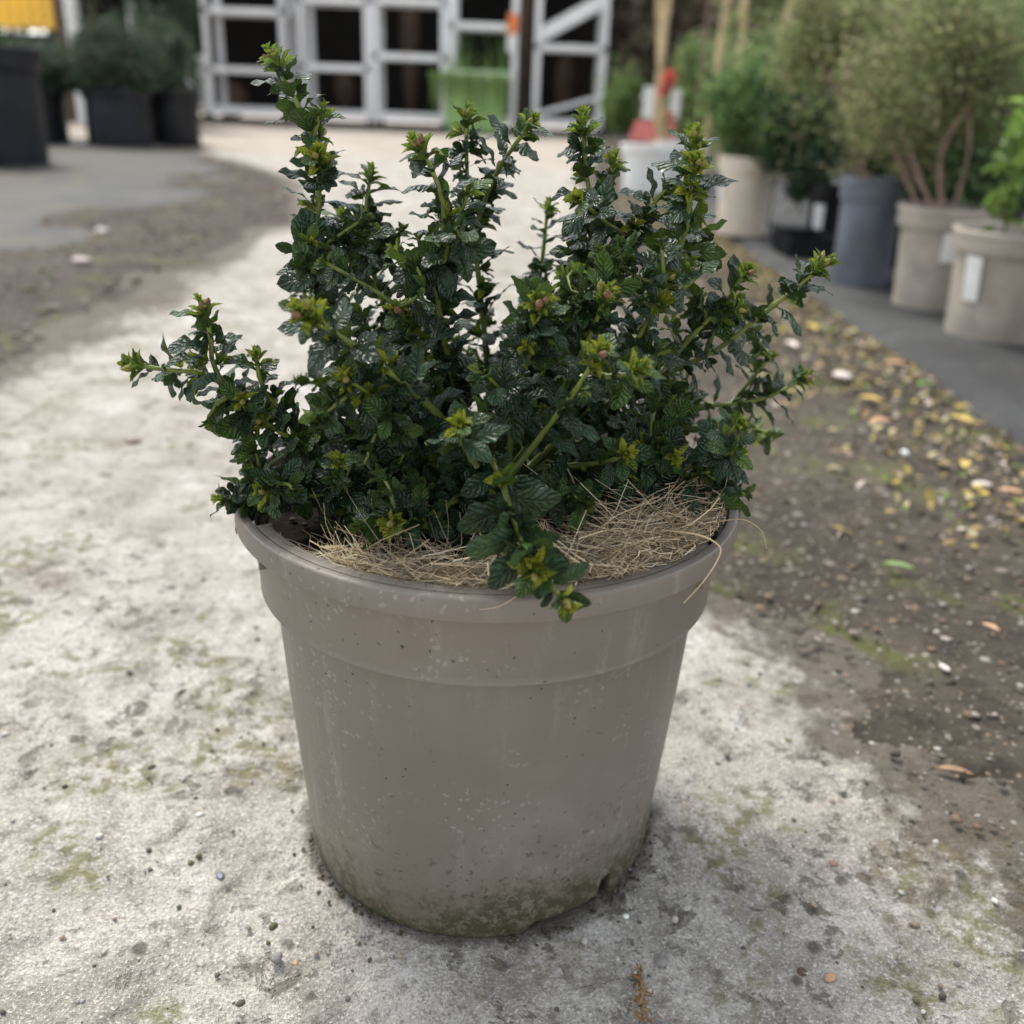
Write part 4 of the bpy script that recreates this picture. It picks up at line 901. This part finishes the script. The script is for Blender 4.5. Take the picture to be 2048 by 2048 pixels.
for px, py, s in ((1340, 152, .036), (1327, 180, .030), (1338, 232, .022)):
    v, f, c = cards(rng.normal(0, .45, (60, 3)) * s + np.array(A(px, py, 5.1) - fl0), np.full(60, s * .6), pick(60, [(.62, .10, .10), (.7, .2, .14)]), 1.5)
    link('flower', mesh('flower', v, f, MAT['bush'], False, {'Col': c}), fl)

# ------------------------------------------------------------------ trolleys
TY = 13.4
TG = 'metal plant trolleys in front of the shed'
def trolley(x0, x1, shelves, label, slant=(), Y=TY, H_=2.25):
    W = x1 - x0; D_ = .62; r = empty('plant_trolley', ((x0 + x1) / 2, Y + D_ / 2, 0), label, 'trolley', TG); pw = .078
    for sx in (-1, 1):
        for sy in (-1, 1):
            b = MB(); xc = sx * (W / 2 - pw / 2); yc = sy * D_ / 2
            b.box((xc, yc, H_ / 2 + .1), (pw, .02, H_)); b.box((xc + sx * (pw / 2 - .01), yc - sy * .035, H_ / 2 + .1), (.02, .05, H_ - .01)); b.build('post', MAT['steel'], r, False)
            w_ = MB(); w_.tube([Vector((xc - .025, yc, .055)), Vector((xc + .025, yc, .055))], .055, 14); wo_ = w_.build('wheel', MAT['rubber'], r)
    b = MB(); b.box((0, 0, .20), (W - .02, D_ - .03, .03)); b.box((0, -D_ / 2 + .03, .17), (W - .02, .025, .10)); b.box((0, D_ / 2 - .03, .17), (W - .02, .025, .10))
    b.build('base', MAT['tray'], r, False)
    for z in shelves:
        b = MB(); b.box((0, 0, z), (W - 2 * pw * .2, D_ - .06, .012)); b.box((0, -D_ / 2 + .005, z), (W - pw * .3, .03, .075)); b.box((0, D_ / 2 - .03, z), (W - pw * .3, .03, .075)); b.build('shelf', MAT['tray'], r, False)
    for z, a, t_ in slant:
        b = MB(); b.box((0, 0, z), (W * .98, D_ - .08, t_), 0, 0, a); b.build('shelf', MAT['tray'], r, False)
    return r
def tx(px): return A(px, 130, TY).x
def tz(px, py): return A(px, py, TY).z
trolley(tx(411), tx(574), [tz(490, 22), tz(490, 140)], 'leftmost metal trolley of the row with two empty shelves')
trolley(tx(600), tx(741), [tz(670, 0), tz(670, 135)], 'second metal trolley from the left with a shining shelf')
trolley(tx(744), tx(893), [tz(820, 2), tz(820, 114)], 'middle metal trolley with two shelves')
trolley(tx(898), tx(1034), [tz(960, 52)], 'metal trolley holding the lime green pot')
trolley(tx(1068), tx(1212), [tz(1140, 96)], 'rightmost metal trolley with slanting shelves', [(tz(1146, 34), -.50, .16), (tz(1140, 212), -.28, .05)])
trolley(tx(352), tx(405), [], 'low bare trolley base left of the row', Y=TY + .35, H_=.75)
b = MB().box((tx(1023), TY - .03, tz(1023, 66)), (.13, .012, .46)); o = b.build('tag_card', MAT['white'], smooth=False); tag(o, 'long white card with orange top hanging on a trolley post', 'tag')
MB().box((tx(1023), TY - .038, tz(1023, 48)), (.132, .008, .24)).build('orange_top', MAT['orange'], None, False)
oc_ = bpy.data.objects['orange_top']; oc_.parent = o
# lime pot with grass on the fourth trolley
p = A(950, 250, TY - .25); r = empty('lime_pot', (p.x, TY - .25, .02), 'square lime green plastic pot with a pale rim standing before the fourth trolley', 'plant pot')
hz = A(950, 150, TY - .25).z; MB().box((0, 0, hz / 2), (.80, .5, hz - .03), taper=.86).build('pot_wall', MAT['lime'], r, False); MB().box((0, 0, hz - .02), (.88, .56, .09)).build('rim', m_plain('pale_lime_plastic', (.50, .66, .42), .5, .1), r, False)
n = 46; S0 = np.stack([rng.uniform(-.38, .38, n), rng.uniform(-.2, .2, n), np.full(n, hz)], 1); hh = rng.uniform(.1, .60, n) * rng.choice([.5, 1], n); ln = rng.normal(0, .12, n)
S = S0[:, None] + np.stack([ln[:, None] * np.linspace(0, 1, 5) ** 2, 0 * ln[:, None] * np.linspace(0, 1, 5), hh[:, None] * np.linspace(0, 1, 5)], -1)
n2_ = 150; S0 = np.stack([rng.uniform(-.58, .42, n2_), rng.uniform(-.35, -.25, n2_), np.full(n2_, hz)], 1); S2 = S0[:, None] + np.stack([0 * np.ones((n2_, 1)) * np.linspace(0, 1, 5), 0 * np.ones((n2_, 1)) * np.linspace(0, 1, 5), -rng.uniform(.1, .5, n2_)[:, None] * np.linspace(0, 1, 5)], -1)
S = np.concatenate([S, S2]); v, f, c = strands(S, rng.uniform(.004, .009, len(S)), pick(len(S), [(.22, .38, .10), (.32, .48, .16), (.42, .55, .25)]))
o = link('ornamental_grass', mesh('ornamental_grass', v, f, MAT['bush'], True, {'Col': c})); o.location = (p.x, TY - .25, .02); tag(o, 'thin green grass blades growing from the lime pot', 'grass', None, 'stuff')

# ------------------------------------------------------------------ added shed, its walls and roof darken the backdrop behind the trolleys
sx0, sx1 = -6.6, tx(1218) + .15
r = empty('added_shed', ((sx0 + sx1) / 2, 16, 0), 'open fronted timber shed added to darken the space behind the metal trolleys', 'shed'); W = sx1 - sx0
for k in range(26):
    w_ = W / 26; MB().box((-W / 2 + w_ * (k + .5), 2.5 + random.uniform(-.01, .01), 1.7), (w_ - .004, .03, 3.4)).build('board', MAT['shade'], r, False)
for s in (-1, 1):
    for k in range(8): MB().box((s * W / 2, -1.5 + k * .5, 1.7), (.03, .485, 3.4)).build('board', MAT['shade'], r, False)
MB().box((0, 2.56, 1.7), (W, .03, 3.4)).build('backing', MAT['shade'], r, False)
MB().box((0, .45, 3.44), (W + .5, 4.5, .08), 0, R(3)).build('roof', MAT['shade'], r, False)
for px in (330, 590, 1050): MB().box((A(px, 100, 14.4).x - (sx0 + sx1) / 2, -1.6, 1.68), (.12, .12, 3.36)).build('post', MAT['wood'], r, False)
for px, py, s, lb in ((690, 175, .22, 'brown sack leaning inside the shed behind the second trolley'), (820, 70, .2, 'brown bundle inside the shed behind the middle trolley'), (1130, 160, .3, 'brown heap inside the shed behind the rightmost trolley'), (470, 215, .25, 'brown heap at the foot of the left shed')):
    p = A(px, py, 15.6); v, f, c = blobs(1, np.zeros((1, 3)), np.array([s]), np.zeros((1, 3)), 1.2, .25); o = link('sack', mesh('sack', v, f, MAT['wood'], True)); o.location = (p.x, 15.6, max(s, p.z) if 'heap' not in lb else s); o.location.z = s
    m_ = o.modifiers.new('sub', 'SUBSURF'); m_.render_levels = 2; o.scale.z = max(1, p.z / s); o.location.z = s * o.scale.z; tag(o, lb, 'sack')
# yellow container, posts
r = empty('yellow_container', A(60, 60, 12.5) * 1, 'yellow painted steel container at the upper left', 'container'); r.location.z = 0; X0 = A(-150, 40, 12.5).x; X1 = A(110, 20, 12.5).x; cx = (X0 + X1) / 2 - r.location.x
MB().box((cx, .15, 1.9), (X1 - X0, .3, 1.75)).build('body', MAT['yellow'], r, False)
for k in range(12): MB().box((cx - (X1 - X0) / 2 + (k + .5) * (X1 - X0) / 12, -.02, 1.9), (.07, .03, 1.7)).build('rib', MAT['yellow'], r, False)
MB().box((cx, .17, .52), (X1 - X0, .26, .9)).build('chassis', MAT['black'], r, False)
for px, Y, w_, mt, lb, nm in ((120, 12.2, .11, 'wood', 'brown timber post right of the yellow container', 'timber_post'), (143, 12.0, .12, 'white', 'white post next to the brown post at upper left', 'white_post'), (309, 12.4, .16, 'white', 'white post above the left shrubs', 'white_post'), (262, 12.6, .08, 'steel', 'thin grey post above the left shrubs', 'steel_post')):
    p = A(px, 20, Y); MBb = MB().box((0, 0, 1.5), (w_, w_, 3)); MBb.box((0, 0, 3.02), (w_ * 1.3, w_ * 1.3, .04)); o = MBb.build(nm, MAT[mt], smooth=False); o.location = (p.x, Y, 0); tag(o, lb, 'post')

# ------------------------------------------------------------------ hedges behind
def hedge(name, x0, x1, y0, y1, z1, n, size, pal, label, gap=0):
    P = np.stack([rng.uniform(x0, x1, n), y0 + (y1 - y0) * rng.random(n) ** 1.5, z1 * rng.random(n) ** .85], 1)
    d = fbm(P[:, 0] * 1.4, P[:, 2] * 1.4 + 5, 77, 4); P = P[d > gap - .12 * (P[:, 2] < 1)]; P[:, 1] += (fbm(P[:, 0] * 1.1, P[:, 2] * 1.1, 17, 3) - .5) * 1.2; n = len(P)
    tint = (.6 + .9 * fbm(P[:, 0] * 1.5, P[:, 2] * 1.5, 31, 3))[:, None]
    v, f, c = cards(P - np.array([x0, y0, 0]), rng.uniform(.6, 1.4, n) * size, pick(n, pal) * tint, 1.3, .5)
    r = empty(name, (x0, y0, 0), label, 'hedge'); link('foliage', mesh('foliage', v, f, MAT['bush'], False, {'Col': c}), r)['kind'] = 'stuff'
    for k in range(int((x1 - x0) * .7)):
        x_ = random.uniform(0, x1 - x0); y_ = (y1 - y0) * .5 + random.uniform(-.4, .4); pts = [Vector((x_ + random.gauss(0, .12) * t, y_, t * z1 / 5)) for t in range(6)]
        MB().tube(pts, [.05 - .007 * t for t in range(6)], 6).build('trunk', MAT['twig'], r)
hedge('hedge', tx(1225) + .1, 12, 15.0, 17.0, 4.5, 60000, .105, [(.36, .29, .22), (.44, .36, .28), (.28, .24, .17), (.22, .24, .13), (.50, .43, .35)], 'brown twiggy hedge behind the right row, beyond the shed')
hedge('hedge', 1.9, 11, 9.5, 11, 3.6, 34000, .058, OLV + GRN + [(.20, .20, .10), (.14, .11, .07)], 'loose green and yellowish hedge behind the potted shrubs', .30)
hedge('hedge', -16, -6.4, 14.2, 16.2, 4.8, 26000, .055, DRK + GRN, 'dark hedge at left behind the yellow container')
hedge('hedge', A(275, 100, 11.5).x, A(375, 100, 11.5).x, 11.2, 12.2, 2.4, 9000, .03, DRK, 'dark evergreen hedge left of the trolleys')
